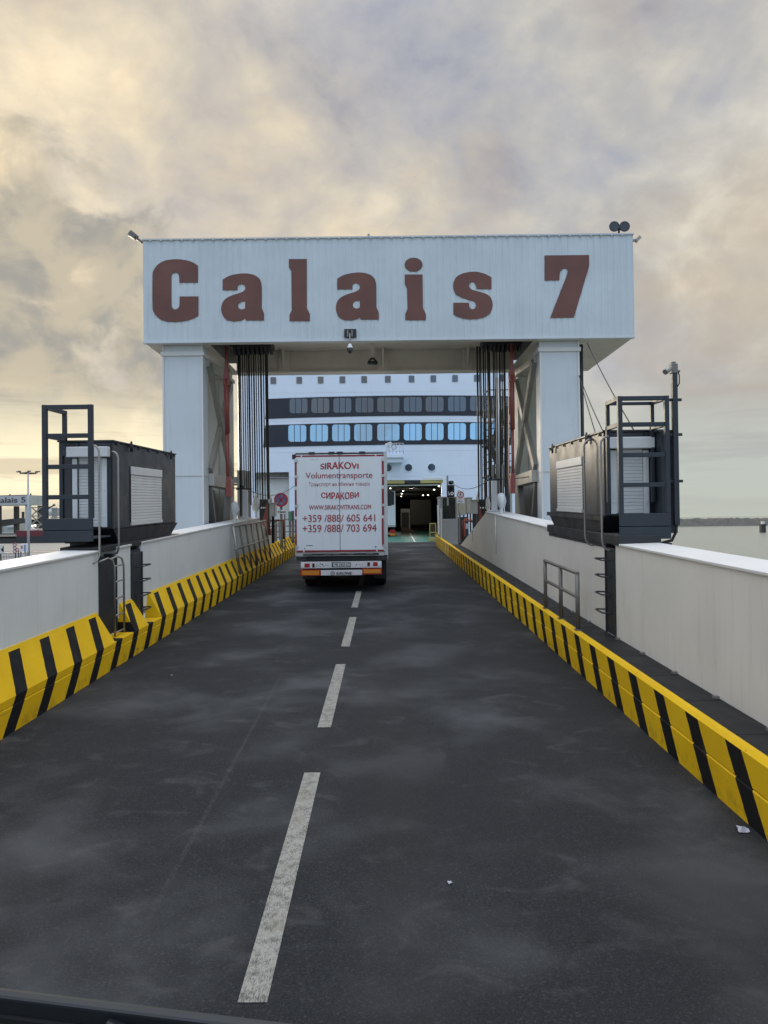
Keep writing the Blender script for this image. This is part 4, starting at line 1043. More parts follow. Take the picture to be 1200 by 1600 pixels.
t = thing('pedestrian_sign', at(719, 812, Yp), 'square white no-walking sign with red ring and 5m plate on the brown cabinet', 'sign')
a = at(713.5, 767, Yp); b = at(725.5, 779.5, Yp)
m = MB(); m.box(a.x, b.x, Yp, Yp + .02, b.z, a.z); m.build('panel', M['white'], t)
c = (a + b) / 2; m = MB(); ring(m, (c.x, Yp - .001, c.z), .115, .158, .006); m.build('ring', M['signred'], t)
m = MB(); Yq = Yp - .002; cx, cz = c.x, c.z
m.cyl((cx, Yq - .003, cz + .075), (0, 1, 0), .02, .006, 10)
for P in ([(-.02, .05), (.02, .05), (.018, -.01), (-.018, -.01)], [(-.018, -.01), (.0, -.01), (-.035, -.095), (-.055, -.09)], [(0, -.01), (.018, -.01), (.055, -.09), (.037, -.097)], [(-.02, .05), (-.06, .0), (-.048, -.008), (-.012, .03)], [(.02, .05), (.06, .005), (.05, -.006), (.012, .03)]):
    m.prism([(cx + p, Yq, cz + q) for p, q in P], (0, -.006, 0))
m.build('walking_figure', M['textblack'], t)
a = at(713.5, 780.5, Yp); b = at(725.5, 786, Yp); m = MB(); m.box(a.x, b.x, Yp, Yp + .02, b.z, a.z); m.build('panel', M['white'], t); five_m(t, (a + b) / 2, b.x - a.x, Yp - .001)
a = at(717, 787, Yp); b = at(725, 799, Yp); m = MB(); m.box(a.x, b.x, Yp + .005, Yp + .02, b.z, a.z); m.build('panel', M['box_beige'], t); m = MB(); m.box(a.x + .08, b.x - .08, Yp - .005, Yp + .004, b.z + .1, a.z - .1); m.build('notice', M['yellow_dull'], t)
m = MB(); m.bar((c.x - .06, Yp + .06, at(719, 766, Yp).z), (c.x - .06, Yp + .06, rz(Yp) + .5), .06); m.build('post', M['dullgalv'], t)
Yp = 29.5
t = thing('round_sign', at(440, 850, Yp), 'round no-stopping sign with scuffed blue face and red ring, beside the truck', 'sign')
c = at(439, 781, Yp); r = 11 / F * Yp
m = MB(); m.cyl((c.x, Yp + .012, c.z), (0, 1, 0), r, .02, 28); m.build('panel', material('scuffed_sign_face', (.10, .14, .28), .4, dirt=.9, dirt_col=(.42, .42, .42), dscale=5), t)
m = MB(); ring(m, (c.x, Yp + .001, c.z), r * .78, r, .008)
for a_ in (45, 135): d = Vector((cos(R(a_)), 0, sin(R(a_)))); m.bar(c + d * r * .8 + Vector((0, -.003, 0)), c - d * r * .8 + Vector((0, -.003, 0)), .01, r * .17, up=(0, 1, 0)) if False else m.bar(c + d * r * .8 + Vector((0, -.002 , 0)), c - d * r * .8 + Vector((0, -.002, 0)), r * .17, .008, up=(0, -1, 0))
m.build('ring', M['signred'], t)
a = at(432, 796.5, Yp); b = at(448, 803, Yp); m = MB(); m.box(a.x, b.x, Yp, Yp + .02, b.z, a.z); m.build('panel', M['white'], t); five_m(t, (a + b) / 2, b.x - a.x, Yp - .001)
m = MB(); m.bar((c.x + .0, Yp + .07, c.z + r), (c.x, Yp + .07, rz(Yp) + .4), .10); m.bar((c.x + .14, Yp + .07, b.z), (c.x + .14, Yp + .07, rz(Yp) + .4), .05); m.build('post', M['brass_grey'], t)
# railing grid behind the round sign
t = thing('gate_railing', at(445, 850, 33), 'brown steel railing with posts and level bars behind the round red sign', 'railing')
m = MB()
for yy in (812, 822, 831, 840): m.tube([at(430, yy, 33.2), at(466, yy - .4, 33.2)], .028, 6)
m.tube([at(417, 825, 30.5), at(440, 816, 30.5)], .03, 6); m.build('rail', M['dullgalv'], t)
for px, w, y0 in ((431, .12, 812), (436, .06, 812), (444, .05, 812), (453, .09, 800), (457.5, .12, 798), (464, .06, 812)):
    m = MB(); m.bar(at(px, y0, 33.2), at(px + .5, 848, 33.2), w); m.build('post', M['brass_grey'], t)
m = MB(); a = at(451, 799, 33.1); b = at(456, 814, 33.1); m.box(a.x, b.x, 33.0, 33.1, b.z, a.z); m.build('panel', material('dull_green_panel', (.08, .22, .15), .6), t)
# traffic light
Yp = 35.6
t = thing('traffic_light', at(704, 850, Yp), 'black traffic light with pale symbols above the control booth', 'traffic light')
a = at(697.5, 757, Yp); b = at(711, 776.5, Yp)
m = MB(); m.box(a.x + .04, b.x - .02, Yp, Yp + .12, b.z, a.z - .02); m.box(at(701, 752, Yp).x, at(709, 752, Yp).x, Yp, Yp + .12, a.z, at(701, 751, Yp).z); m.build('housing', M['black'], t, bevel=.05)
m = MB(); k = at(706.3, 771, Yp); ring(m, (k.x, Yp - .004, k.z), .04, .085, .02, 14); q = at(701.5, 771, Yp); m.bar((q.x - .04, Yp - .01, q.z + .08), (q.x + .04, Yp - .01, q.z - .08), .03); m.bar((q.x, Yp - .01, q.z), (q.x, Yp - .01, q.z - .09), .03); m.build('symbol', M['white'], t)
for py in (755.5, 764):
    c = at(704.5, py, Yp); m = MB(); m.lathe((0, 0, 0), [(.085, 0), (.09, .14)], 14); m.v = [(c.x + v[0], Yp - v[2], c.z + v[1]) for v in m.v]; m.build('visor', M['black'], t)
m = MB(); m.bar(at(699, 743, Yp + .2), at(699.6, 790, Yp + .2), .09); m.build('post', M['galv'], t)
# control booth
Yb = 36.0
t = thing('control_booth', at(701, 848, Yb), 'grey booth with black upper window and stainless lower panel at the ramp end', 'booth')
a = at(686.5, 778, Yb); b = at(716, 848, Yb); zm = at(700, 811, Yb).z
m = MB(); m.box(a.x, b.x, Yb, Yb + 1.3, b.z - .1, zm); m.build('lower_panel', M['stainless'], t, bevel=.015)
m = MB(); m.box(a.x, a.x + .16, Yb, Yb + 1.3, zm + .001, a.z); m.box(b.x - .12, b.x, Yb, Yb + 1.3, zm + .001, a.z); m.build('frame', M['stainless'], t, bevel=.01)
m = MB(); m.box(a.x + .161, b.x - .121, Yb + .03, Yb + 1.28, zm + .001, a.z); m.build('window', M['dark_glass'], t)
m = MB(); m.box(a.x - .04, b.x + .04, Yb - .05, Yb + 1.35, a.z + .001, a.z + .06); m.build('roof', M['galv'], t, bevel=.01)
m = MB(); c0 = at(684.5, 789, Yb - .1); c1 = at(685.5, 835, Yb - .1); m.bar(c0, c1, .09, .05); c0 = at(689, 794, Yb - .15); c1 = at(689.5, 840, Yb - .15); m.bar(c0, c1, .05, .05); m.build('guide_rail', M['cap'], t)
m = MB(); m.box(b.x + .01, b.x + .55, Yb + .1, Yb + .9, b.z - .1, zm + .1); m.build('side_cabinet', M['black'], t, bevel=.02)
t = thing('barrier_frame', at(728, 850, 33), 'small orange red barrier frame with a white notice beside the booth', 'barrier')
m = MB(); p0 = at(726, 838, 33); p1 = at(726, 811, 33); p2 = at(737, 811, 33); m.tube([p0, p1, p2], .035, 8); m.build('frame', material('orange_red_paint', (.45, .10, .06), .5), t)
m = MB(); a = at(727.5, 818, 33); b = at(733, 826, 33); m.box(a.x, b.x, 32.97, 32.99, b.z, a.z); m.build('notice', M['paper'], t)
m = MB(); m.tube([at(736, 815, 31), at(747, 819, 29)], .03, 8); m.build('rail', M['red'], t)
# yellow gate at ramp end
t = thing('yellow_gate', at(676, 848, 43), 'small yellow barred gate at the end of the sea-side kerb', 'gate')
m = MB(); a = at(671.5, 818, 43); b = at(681, 838, 43)
m.bar((a.x, 43, a.z), (a.x, 43, b.z - .4), .05); m.bar((b.x, 43, a.z), (b.x, 43, b.z - .4), .05); m.bar((a.x, 43, a.z), (b.x, 43, a.z), .06); m.bar((a.x, 43, (a.z + b.z) / 2 - .15), (b.x, 43, (a.z + b.z) / 2 - .15), .05); m.build('frame', M['yellow_dull'], t)
m = MB()
for k in range(6): xx = a.x + (k + .5) * (b.x - a.x) / 6; m.bar((xx, 43, a.z), (xx, 43, b.z), .025)
m.build('bars', M['rust'], t)
t = thing('end_stop', at(684, 848, 39), 'bright yellow steel end stop closing the sea-side striped kerb', 'end stop')
m = MB(); a = at(680, 832, 39); b = at(690, 846, 39)
m.box(a.x, b.x, 38.7, 38.76, b.z, a.z); m.box(a.x, a.x + .05, 38.2, 38.69, b.z, a.z - .05); m.prism([(a.x + .1, 38.69, a.z), (b.x, 38.69, a.z - .1), (b.x, 38.69, b.z)], (0, -.1, 0)); m.build('plate', M['yellow'], t)
m = MB(); m.box(at(670, 840, 43.5).x, at(681, 840, 43.5).x, 42.9, 43.8, rz(41.5), at(675, 840.5, 43.5).z); m.build('base', M['yellow_dull'], t)

# ------------------------------------------------------------------ litter on the road
def litter(px, py, s, label, mat='paper', seed=1):
    u = ray(px, py); tt = (0.0 - ZC) / (u[2] - SL * u[1]); P = Vector((u[0] * tt, u[1] * tt, 0)); rnd = random.Random(seed)
    m = MB(); vs = []
    for j in range(4):
        for i in range(4): vs.append((P.x + (i - 1.5) * s * .33 + rnd.uniform(-.1, .1) * s, P.y + (j - 1.5) * s * .33 + rnd.uniform(-.1, .1) * s, .006 + abs(rnd.gauss(0, .22)) * s))
    up = [(j * 4 + i, j * 4 + i + 1, j * 4 + i + 5, j * 4 + i + 4) for j in range(3) for i in range(3)]
    m.add(vs + [(v[0], v[1], v[2] - .003) for v in vs], up + [tuple(k + 16 for k in f[::-1]) for f in up])
    o = m.build('paper_scrap', M[mat], ramp=True); tag(o, label, 'litter')
litter(1160, 1299, .075, 'crumpled pale paper scrap on the asphalt by the striped kerb', seed=4)
litter(703, 1381, .028, 'tiny flattened pale scrap alone on the asphalt in the middle of the lane', seed=6)
litter(268, 1056, .03, 'tiny pale scrap on the asphalt near the sloped kerb', seed=9)
# ------------------------------------------------------------------ lorry on the ramp
TY = 19.3
def hx(px, py=800): return at(px, py, TY).x
def hz(py, px=532): return at(px, py, TY).z - rz(TY)
t = thing('articulated_lorry', (-1.16, 26, 0), 'light grey box lorry with red lettering on its rear doors, driving up to the ship', 'lorry', ramp=True)
TX0, TX1 = hx(460.5, 785), hx(605.5, 785); TC = (TX0 + TX1) / 2
Hb, Ht = 1.04, hz(707.5)
LEN = 13.6
m = MB(); m.box(TX0 + .03, TX1 - .03, TY + .12, TY + LEN, Hb, Ht); m.build('trailer_body', M['trailer_side'], t, ramp=True, bevel=.02)
m = MB()
for yy in [TY + .4 + k * 1.3 for k in range(11)]:
    for xx in (TX0 + .012, TX1 - .028): m.box(xx, xx + .016, yy, yy + .05, Hb + .02, Ht - .1)
for xx in (TX0, TX1 - .03): m.box(xx, xx + .03, TY + .121, TY + LEN - .01, Ht - .10, Ht - .0); m.box(xx, xx + .03, TY + .121, TY + LEN - .01, Hb - .14, Hb + .03)
m.build('side_strap', M['alu'], t, ramp=True)
# rear frame
xd0, xd1 = hx(463, 785) , hx(600, 785); zd0, zd1 = hz(862.5), hz(710)
m = MB(); m.box(TX0, xd0 - .001, TY, TY + .119, Hb - .02, Ht + .02); m.box(xd1 + .001, TX1, TY, TY + .119, Hb - .02, Ht + .02)
m.box(xd0, xd1, TY + .02, TY + .118, zd1 + .03, Ht + .02); m.box(xd0, xd1, TY + .01, TY + .118, Hb - .03, zd0 - .001)
m.build('rear_frame', M['alu'], t, ramp=True, bevel=.006)
m = MB(); m.box(TX0 + .05, xd1 - .01, TY + .0, TY + .019, zd1 + .012, zd1 + .045)
for px in (488, 519, 532, 567): m.box(hx(px) - .08, hx(px) + .08, TY - .03, TY - .0, zd1 + .004, zd1 + .075)
m.box(TX0 - .06, TX0 + .05, TY + .0, TY + .1, Ht - .16, Ht - .03) ; m.build('door_header', M['black'], t, ramp=True)
xs = hx(530.8, 785)
for (a, b) in ((xd0 + .002, xs - .0035), (xs + .0035, xd1 - .002)):
    m = MB(); m.box(a, b, TY - .02, TY + .03, zd0, zd1); d = m.build('rear_door', M['trailer'], t, ramp=True, bevel=.01)
    k = MB()
    for zz in (zd0 + .12, (zd0 + zd1) / 2 - .1, (zd0 + zd1) / 2 + .7, zd1 - .2):
        xx = a if a < xs - .1 else b
        k.box(xx - .045, xx + .045, TY - .04, TY - .021, zz, zz + .07)
    k.build('hinge', M['alu'], d, ramp=True)
m = MB(); m.box(xs - .005, xs + .005, TY - .021, TY - .012, zd0, zd1); m.build('door_seal', M['rubber'], t, ramp=True)
def tp(px0, px1, py0, py1, off, d, pxr=532): return (hx(px0, (py0 + py1) / 2), hx(px1, (py0 + py1) / 2), TY - off - d, TY - off, hz(py1, pxr), hz(py0, pxr))
m = MB()
for a, b in ((461.2, 470), (472, 586), (588, 599.5)): m.box(*tp(a, b, 711, 713.5, .021, .003))
for a, b in ((720, 759), (765, 806), (811, 853)):
    m.box(*tp(461, 463.8, a, b, .021, .003)); m.box(*tp(596.5, 599.8, a - 1, b, .021, .003))
for a, b in ((463.5, 474), (476, 588), (590, 600)): m.box(*tp(a, b, 859.3, 862.2, .021, .003))
m.build('reflective_tape', M['tape'], t, ramp=True)
m = MB()
for b_ in ((470, 472, 710.8, 713.7), (586, 588, 710.8, 713.7), (474, 476, 859, 862.4), (588, 590, 859, 862.4), (460.9, 464, 760, 764.6), (460.9, 464, 806.5, 810.6), (596.3, 600, 760, 764.6), (596.3, 600, 806.5, 810.6), (460.9, 464, 715, 719.6), (596.3, 600, 714, 718.6)): m.box(*tp(*b_, .021, .0045))
m.build('reflective_tape', M['tapewhite'], t, ramp=True)
def line(txt, x0, x1, y0, y1, mat, bold=0.0, shear=0, warp=None):
    o0 = TY - .0212; k = rz(TY)
    text_on(txt, hx(x0, (y0 + y1) / 2), hx(x1, (y0 + y1) / 2), hz(y1) + k, hz(y0) + k, o0, M[mat], t, bold=bold, shear=shear, warp=warp)
up_ = lambda u, w: w * (.70 + .30 * sin(pi * u))
dn_ = lambda u, w: 1 - (1 - w) * (.70 + .30 * sin(pi * u))
line('SIRAKOVI', 501, 560, 721.5, 733, 'textred', .03, 0, up_)
line('Volumentransporte', 477.6, 581.8, 738, 750, 'textmaroon', .004)
line('Транспорт на обемни товари', 482.4, 577.4, 753.2, 761, 'textmaroon')
line('СИРАКОВИ', 502, 560.6, 769.3, 780.5, 'textred', .03, 0, dn_)
line('WWW.SIRAKOVITRANS.COM', 483, 579.5, 789, 796, 'textmaroon', .012)
line('+359 /888/ 605 641', 473.2, 586.2, 804, 815.2, 'textmaroon', .008)
line('+359 /888/ 703 694', 473.2, 588.2, 819.5, 831.2, 'textmaroon', .008)
m = MB()
for b_ in ((484, 486.2, 717.2, 718.4), (487, 490, 717.2, 718.4), (491, 493, 717.2, 718.4), (494, 497.5, 717.2, 718.4)): m.box(*tp(*b_, .021, .002))
m.build('small_print', M['alu'], t, ramp=True)
m = MB(); m.box(*tp(477, 489, 852.6, 858.5, .021, .003)); m.build('sticker', M['white'], t, ramp=True)
m = MB(); m.box(*tp(478.5, 489, 851.4, 852.4, .021, .003)); m.box(*tp(475.5, 477, 855.5, 857, .021, .008)); m.box(*tp(586, 588, 854, 855.6, .021, .008)); m.build('sticker', M['textblack'], t, ramp=True)
# underrun, light bar, bumper reflectors
m = MB(); m.box(TX0 + .3, TX1 - .2, TY + .12, TY + .4, .72, Hb - .031); m.box(TX0 + .8, TX0 + .95, TY + .3, TY + 12.5, .74, 1.0); m.box(TX1 - .95, TX1 - .8, TY + .3, TY + 12.5, .74, 1.0)
m.box(TX0 + .02, TX0 + .3, TY + .02, TY + .3, Hb - .15, Hb - .035); m.box(TX1 - .3, TX1 - .02, TY + .02, TY + .3, Hb - .15, Hb - .035)
m.box(*tp(474, 592, 864.5, 867.5, .0, .02)); m.box(*tp(573, 592, 870, 874, -.1, .02))
m.build('chassis', M['black'], t, ramp=True)
m = MB()
for px in (476, 507, 520, 543, 572): m.box(*tp(px, px + 11, 864, 866, .02, .02))
m.build('door_lock', M['dullgalv'], t, ramp=True)
m = MB(); m.box(*tp(470, 596.3, 877.3, 887.6, -.04, .05)); lb = m.build('light_bar', M['tapewhite'], t, ramp=True, bevel=.006)
def lamps(rs, mat, nm):
    for r_ in rs: m = MB(); m.box(*tp(*r_, .0105, .012)); m.build(nm, M[mat], lb, ramp=True, bevel=.004)
lamps(((476, 484, 879.8, 885.8), (583, 590, 878.8, 885)), 'lamp_red', 'tail_lamp'); lamps(((488, 491.7, 879.8, 886), (574, 578, 879, 885)), 'lamp_dark', 'tail_lamp'); lamps(((471.5, 475, 880, 885.5), (591, 594.5, 879, 884.5)), 'white', 'reversing_lamp')
m = MB(); rnd = random.Random(5)
for k in range(22):
    px = rnd.choice((rnd.uniform(494, 512), rnd.uniform(554, 571))); py = rnd.uniform(879.5, 885); m.box(*tp(px, px + rnd.uniform(.6, 1.6), py, py + rnd.uniform(.8, 1.6), .0105, .003))
m.build('dirt_patch', M['textblack'], lb, ramp=True)
m = MB(); m.box(*tp(518.5, 548, 878.2, 886, .0105, .006)); m.build('plate_holder', M['platebox'], lb, ramp=True)
m = MB(); m.box(*tp(521, 547, 879.2, 885.2, .017, .003)); np_ = m.build('number_plate', M['plate'], lb, ramp=True)
k = rz(TY); text_on('PB 2455 EC', hx(522.3), hx(546), hz(884.6) + k, hz(879.9) + k, TY - .0205, M['textblack'], t, bold=.01)
m = MB(); m.box(*tp(501.3, 566, 890.6, 899, -.03, .03)); m.build('bumper', M['tapewhite'], t, ramp=True, bevel=.006)
text_on('KRONE', hx(525.3, 896), hx(550.4, 896), hz(898) + k, hz(893.8) + k, TY - .0005, M['textblack'], t, bold=.035, shear=.25)
m = MB(); c = Vector((hx(519.8, 896), TY - .0005, hz(895.8))); ring(m, c, .043, .058, .004, 20)
m.prism([(c.x - .022, c.y, c.z + .02), (c.x - .008, c.y, c.z - .02), (c.x + .008, c.y, c.z - .02), (c.x + .022, c.y, c.z + .02), (c.x + .009, c.y, c.z + .005), (c.x, c.y, c.z + .03), (c.x - .009, c.y, c.z + .005)][::-1], (0, -.004, 0)); m.build('emblem', M['textblack'], t, ramp=True)
for (a, b, c_, d_, e, f_, g_, h_) in ((469, 501, 889.6, 899.3, 471.7, 498.8, 891, 897.8), (566, 597, 888.6, 898, 568, 594.8, 890, 896)):
    m = MB(); m.box(*tp(a, b, c_, d_, -.03, .036)); rim = m.build('rear_reflector', M['reflector_rim'], t, ramp=True, bevel=.004)
    m = MB(); m.box(*tp(e, f_, g_, h_, .0065, .004)); m.build('amber_panel', M['reflector'], rim, ramp=True)
def wheel(x0, x1, yc, r=.49, hub=True):
    xc = (x0 + x1) / 2; m = MB(); w = abs(x1 - x0); n = 24; vs = []
    prof = [(r * .55, -w / 2), (r * .9, -w / 2), (r, -w / 2 + .05), (r, w / 2 - .05), (r * .9, w / 2), (r * .55, w / 2)]
    for pr, q in prof: vs += [(xc + q, yc + pr * cos(2 * pi * j / n), r + .004 + pr * sin(2 * pi * j / n)) for j in range(n)]
    m.add(vs, [(i * n + j, i * n + (j + 1) % n, (i + 1) * n + (j + 1) % n, (i + 1) * n + j) for i in range(len(prof) - 1) for j in range(n)], True)
    o = m.build('wheel', M['rubber'], t, ramp=True)
    m = MB(); m.cyl((xc, yc, r + .004), (1, 0, 0), r * .56, w * .7, 20); m.cyl((xc, yc, r + .004), (1, 0, 0), r * .2, w * 1.0, 12); m.build('rim', M['alu'], o, ramp=True)
for yc in (TY + 2.0, TY + 3.3, TY + 4.6):
    wheel(TX0 + .06, TX0 + .42, yc); wheel(TX1 - .42, TX1 - .06, yc)
    m = MB(); m.tube([(TX0 + .4, yc, .5), (TX1 - .4, yc, .5)], .07, 8); m.build('axle', M['black'], t, ramp=True)
m = MB()
for xx in (TX0 + .05, TX1 - .43): m.box(xx, xx + .38, TY + 1.3, TY + 1.32, .25, .9)
m.build('mud_flap', M['rubber'], t, ramp=True)
m = MB(); m.box(TX0 + .1, TX0 + .14, TY + 5.5, TY + 9.5, .4, .95); m.box(TX1 - .14, TX1 - .1, TY + 5.5, TY + 9.5, .4, .95); m.build('side_guard', M['alu'], t, ramp=True)
# tractor unit
yc0 = TY + LEN + .55
m = MB(); m.prism([(TX0 + .03, yc0, .75), (TX0 + .03, yc0 + 2.3, .75), (TX0 + .03, yc0 + 2.25, 2.0), (TX0 + .03, yc0 + 2.0, 3.1), (TX0 + .03, yc0 + 1.2, 3.7), (TX0 + .03, yc0, 3.75)], (TX1 - TX0 - .06, 0, 0)); m.build('cab', M['white'], t, ramp=True, bevel=.05)
m = MB(); m.prism([(TX0 + .2, yc0 + 2.275, 2.05), (TX0 + .2, yc0 + 2.02, 3.05), (TX1 - .2, yc0 + 2.02, 3.05), (TX1 - .2, yc0 + 2.275, 2.05)], (0, .02, 0)); m.build('windscreen', M['dark_glass'], t, ramp=True)
m = MB(); m.box(TX0 + .5, TX1 - .5, TY + 9.5, yc0 + 2.0, .55, .9); m.build('frame', M['black'], t, ramp=True)
for yc in (TY + 11.3, yc0 + 1.4): wheel(TX0 + .06, TX0 + .40, yc); wheel(TX1 - .40, TX1 - .06, yc)
for s, xx in ((-1, TX0), (1, TX1)):
    m = MB(); m.box(*sorted((xx + s * .06, xx + s * .28)), yc0 + 1.9, yc0 + 2.02, 2.2, 3.0); m.bar((xx, yc0 + 2.0, 2.9), (xx + s * .2, yc0 + 1.95, 2.9), .04); m.build('mirror', M['black'], t, ramp=True, bevel=.03)

# ------------------------------------------------------------------ ferry
SXc = .35
def fy(x): return 56 + .009 * (x - SXc) ** 2
def sp(px, py, off=0.0):
    Y = 56.0
    for _ in range(4): P = at(px, py, Y); Y = fy(P.x) - off
    return at(px, py, Y)
ship = thing('ferry', (SXc, 60, -5), 'white ferry with two navy window bands and an open bow door at the ramp end', 'ferry')
HX0, HX1 = sp(392, 650).x, sp(392, 650).x * -1 + 2 * SXc
DX0, DX1 = 2 * SXc - sp(690.5, 800).x, sp(690.5, 800).x
ZD0, ZD1 = 1.2, sp(648, 750).z
RX0, RX1 = sp(386, 780).x, sp(452, 780).x; RZ0, RZ1 = sp(420, 840).z, sp(420, 738).z
RX0 = HX0 + .3
ztop = 20.0
xs = sorted({HX0, HX1, DX0, DX1, RX0, RX1} | {HX0 + (HX1 - HX0) * k / 28 for k in range(29)})
zs = [-4.0, RZ0, ZD0, ZD1, RZ1, 9.0, 14.0, ztop]; zs = sorted(set(zs))
def hole(xa, xb, za, zb):
    xm, zm = (xa + xb) / 2, (za + zb) / 2
    return (DX0 < xm < DX1 and ZD0 < zm < ZD1) or (RX0 < xm < RX1 and RZ0 < zm < RZ1)
m = MB(); idx = {}
vs = []
for i, x in enumerate(xs):
    for j, z in enumerate(zs): idx[i, j] = len(vs); vs.append((x, fy(x), z))
fs = [(idx[i, j], idx[i + 1, j], idx[i + 1, j + 1], idx[i, j + 1]) for i in range(len(xs) - 1) for j in range(len(zs) - 1) if not hole(xs[i], xs[i + 1], zs[j], zs[j + 1])]
m.add(vs, fs, True)
ys0 = fy(HX0)
# rounded shoulders and sides
for s, x in ((-1, HX0), (1, HX1)):
    pr = [(x, ys0)] + [(x + s * 1.6 * sin(a), ys0 + 2.2 * (1 - cos(a)) + .9 * sin(a)) for a in [pi / 2 * k / 6 for k in range(1, 7)]] + [(x + s * 2.4, ys0 + 40), (x + s * 2.4, ys0 + 70)]
    vv = [(p[0], p[1], z) for p in pr for z in (-4.0, ztop)]
    ff = [(2 * i, 2 * i + 1, 2 * i + 3, 2 * i + 2) if s > 0 else (2 * i, 2 * i + 2, 2 * i + 3, 2 * i + 1) for i in range(len(pr) - 1)]
    m.add(vv, ff, True)
m.add([(x, fy(x), ztop) for x in xs] + [(x, ys0 + 70, ztop) for x in xs], [(i, i + 1, len(xs) + i + 1, len(xs) + i) for i in range(len(xs) - 1)])
m.build('hull', M['hull'], ship)
# recess in the bow (mooring niche)
m = MB(); y0 = fy(RX0) - .3; m.box(RX0, RX1, fy(RX0) + .25, fy(RX0) + .30, RZ0, RZ1); m.box(RX1 - .02, RX1 + .03, fy(RX1) + .02, fy(RX1) + .6, RZ0, RZ1); m.build('recess_wall', M['hull_grey'], ship)
m = MB(); m.box(RX0, RX1, fy(RX0) - .1, fy(RX0) + .24, RZ1 - .45, RZ1 - .01); m.build('recess_shadow_strip', M['hold_light'], ship)  # dark strip standing in for the shadow under the recess top
# navy bands
def band(y_top0, y_bot0, px0, px1):
    m = MB(); n = 30; vs = []
    zt = sp(606, y_top0).z; zb = sp(606, y_bot0).z; xa = sp(px0, (y_top0 + y_bot0) / 2).x; xb = 2 * SXc - xa
    for k in range(n + 1):
        x = xa + (xb - xa) * k / n; y = fy(x) - .03; sl = .18 if k == 0 else 0
        vs += [(x + sl, y, zt), (x, y, zb), (x + sl, y + .06, zt), (x, y + .06, zb)]
    for k in range(n):
        a = 4 * k; b = a + 4; m.add([], [])
        m.f += [[a + 1, b + 1, b, a], [a, b, b + 2, a + 2], [a + 1, a + 3, b + 3, b + 1]]; m.sm += [False, False, False]
    m.f += [[0, 2, 3, 1]]; m.sm += [False]
    m.v = vs; m.build('window_band', M['band'], ship)
band(618.3, 650, 414, 0); band(660, 695, 411, 0)
def rounded(cx, cy, w, h, r, n=3):
    P = []
    for (sx, sy, a0) in ((1, 1, 0), (-1, 1, 90), (-1, -1, 180), (1, -1, 270)):
        for k in range(n + 1): a = R(a0 + 90 * k / n); P.append((cx + sx * (w / 2 - r) + r * cos(a), cy + sy * (h / 2 - r) + r * sin(a)))
    return P
def ship_plate(mb, pts_px, off, depth):
    P = [sp(a, b, off) for a, b in pts_px]; mb.prism(P, (0, depth, 0))
wx = [466.5, 500.5, 535, 569.5, 606.8, 645, 679, 714, 748.5, 783, 428]
def yroll(px, y0): return y0 - (px - 606) * .0117
for band_y, mat, h in ((632.5, 'win_dim', 23), (675.5, 'win_bright', 26)):
    for px in wx[:-1]:
        w = 34.5 if abs(px - 606.8) < 1 else 28
        px_ = px - (2 if band_y > 650 and px < 600 else 0)
        m = MB(); ship_plate(m, rounded(px_, yroll(px_, band_y), w, h, 4), .05, .05); f = m.build('window', M[mat], ship)
        m = MB(); n = 3
        for k in range(1, n): xx = px_ - w / 2 + w * k / n; ship_plate(m, [(xx - .45, yroll(xx, band_y - h / 2)), (xx + .45, yroll(xx, band_y - h / 2)), (xx + .45, yroll(xx, band_y + h / 2)), (xx - .45, yroll(xx, band_y + h / 2))], .065, .05)
        m.build('mullion', M['band'], f)
for px in (427, 467.5, 501, 535, 569, 606, 643, 677, 711, 745, 785):
    m = MB(); ship_plate(m, rounded(px, yroll(px, 592.5), 8.6, 10.5, 1.2), .03, .05); f = m.build('window', M['win_dim'], ship)
    m = MB(); P = rounded(px, yroll(px, 592.5), 10, 12, 1.6); ship_plate(m, P, .015, .04); m.build('frame', M['hull_grey'], f)
for px in (503, 538, 572, 606.3, 638.3, 674.3):
    m = MB(); n = 18; ship_plate(m, [(px + 5.8 * cos(2 * pi * k / n), yroll(px, 731) + 5.6 * sin(2 * pi * k / n)) for k in range(n)], .03, .05); m.build('porthole', M['port'], ship)
    m2 = MB(); c = sp(px, yroll(px, 731), .02); ring(m2, c, .29, .34, .03, 20); m2.build('porthole_rim', M['hull'], ship)
# welded plate seams
m = MB()
for py in (612, 656, 705, 744):
    pts = [(392 + 414 * k / 20, yroll(392 + 414 * k / 20, py)) for k in range(21)]
    for a, b in zip(pts[:-1], pts[1:]): ship_plate(m, [(a[0], a[1]), (b[0], b[1]), (b[0], b[1] + .35), (a[0], a[1] + .35)], .008, .02)
m.build('plate_seam', M['hull_grey'], ship)
# open door: trim, interior, lights
yd = fy(DX0)
m = MB()
ship_plate(m, [(520, yroll(520, 747)), (692, yroll(692, 747)), (692, yroll(692, 750.8)), (520, yroll(520, 750.8))], .10, .5); m.build('door_lintel', M['cap'], ship)
m = MB()
for a, b in ((520, 632), (657, 692)): ship_plate(m, [(a, yroll(a, 751)), (b, yroll(b, 751)), (b, yroll(b, 755.6)), (a, yroll(a, 755.6))], .02, .5)
m.build('clearance_bar', M['yellow_dull'], ship)
m = MB(); ship_plate(m, [(632.2, yroll(640, 751)), (656.8, yroll(656, 751)), (656.8, yroll(656, 755.6)), (632.2, yroll(636, 755.6))], .02, .5); m.build('clearance_bar', M['black'], ship)
zc = sp(648, 757).z
m = MB(); m.box(DX0, DX1, yd + .1, yd + .6, zc - .08, zc); m.build('door_lip', M['cap'], ship)
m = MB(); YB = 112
m.box(DX0 - 3, DX0 - 2.9, yd + .7, YB, 1.2, 6.4); m.box(DX1 + 2.9, DX1 + 3, yd + .7, YB, 1.2, 6.4); m.box(DX0 - 2.9, DX1 + 2.9, YB, YB + .1, 1.2, 6.4)
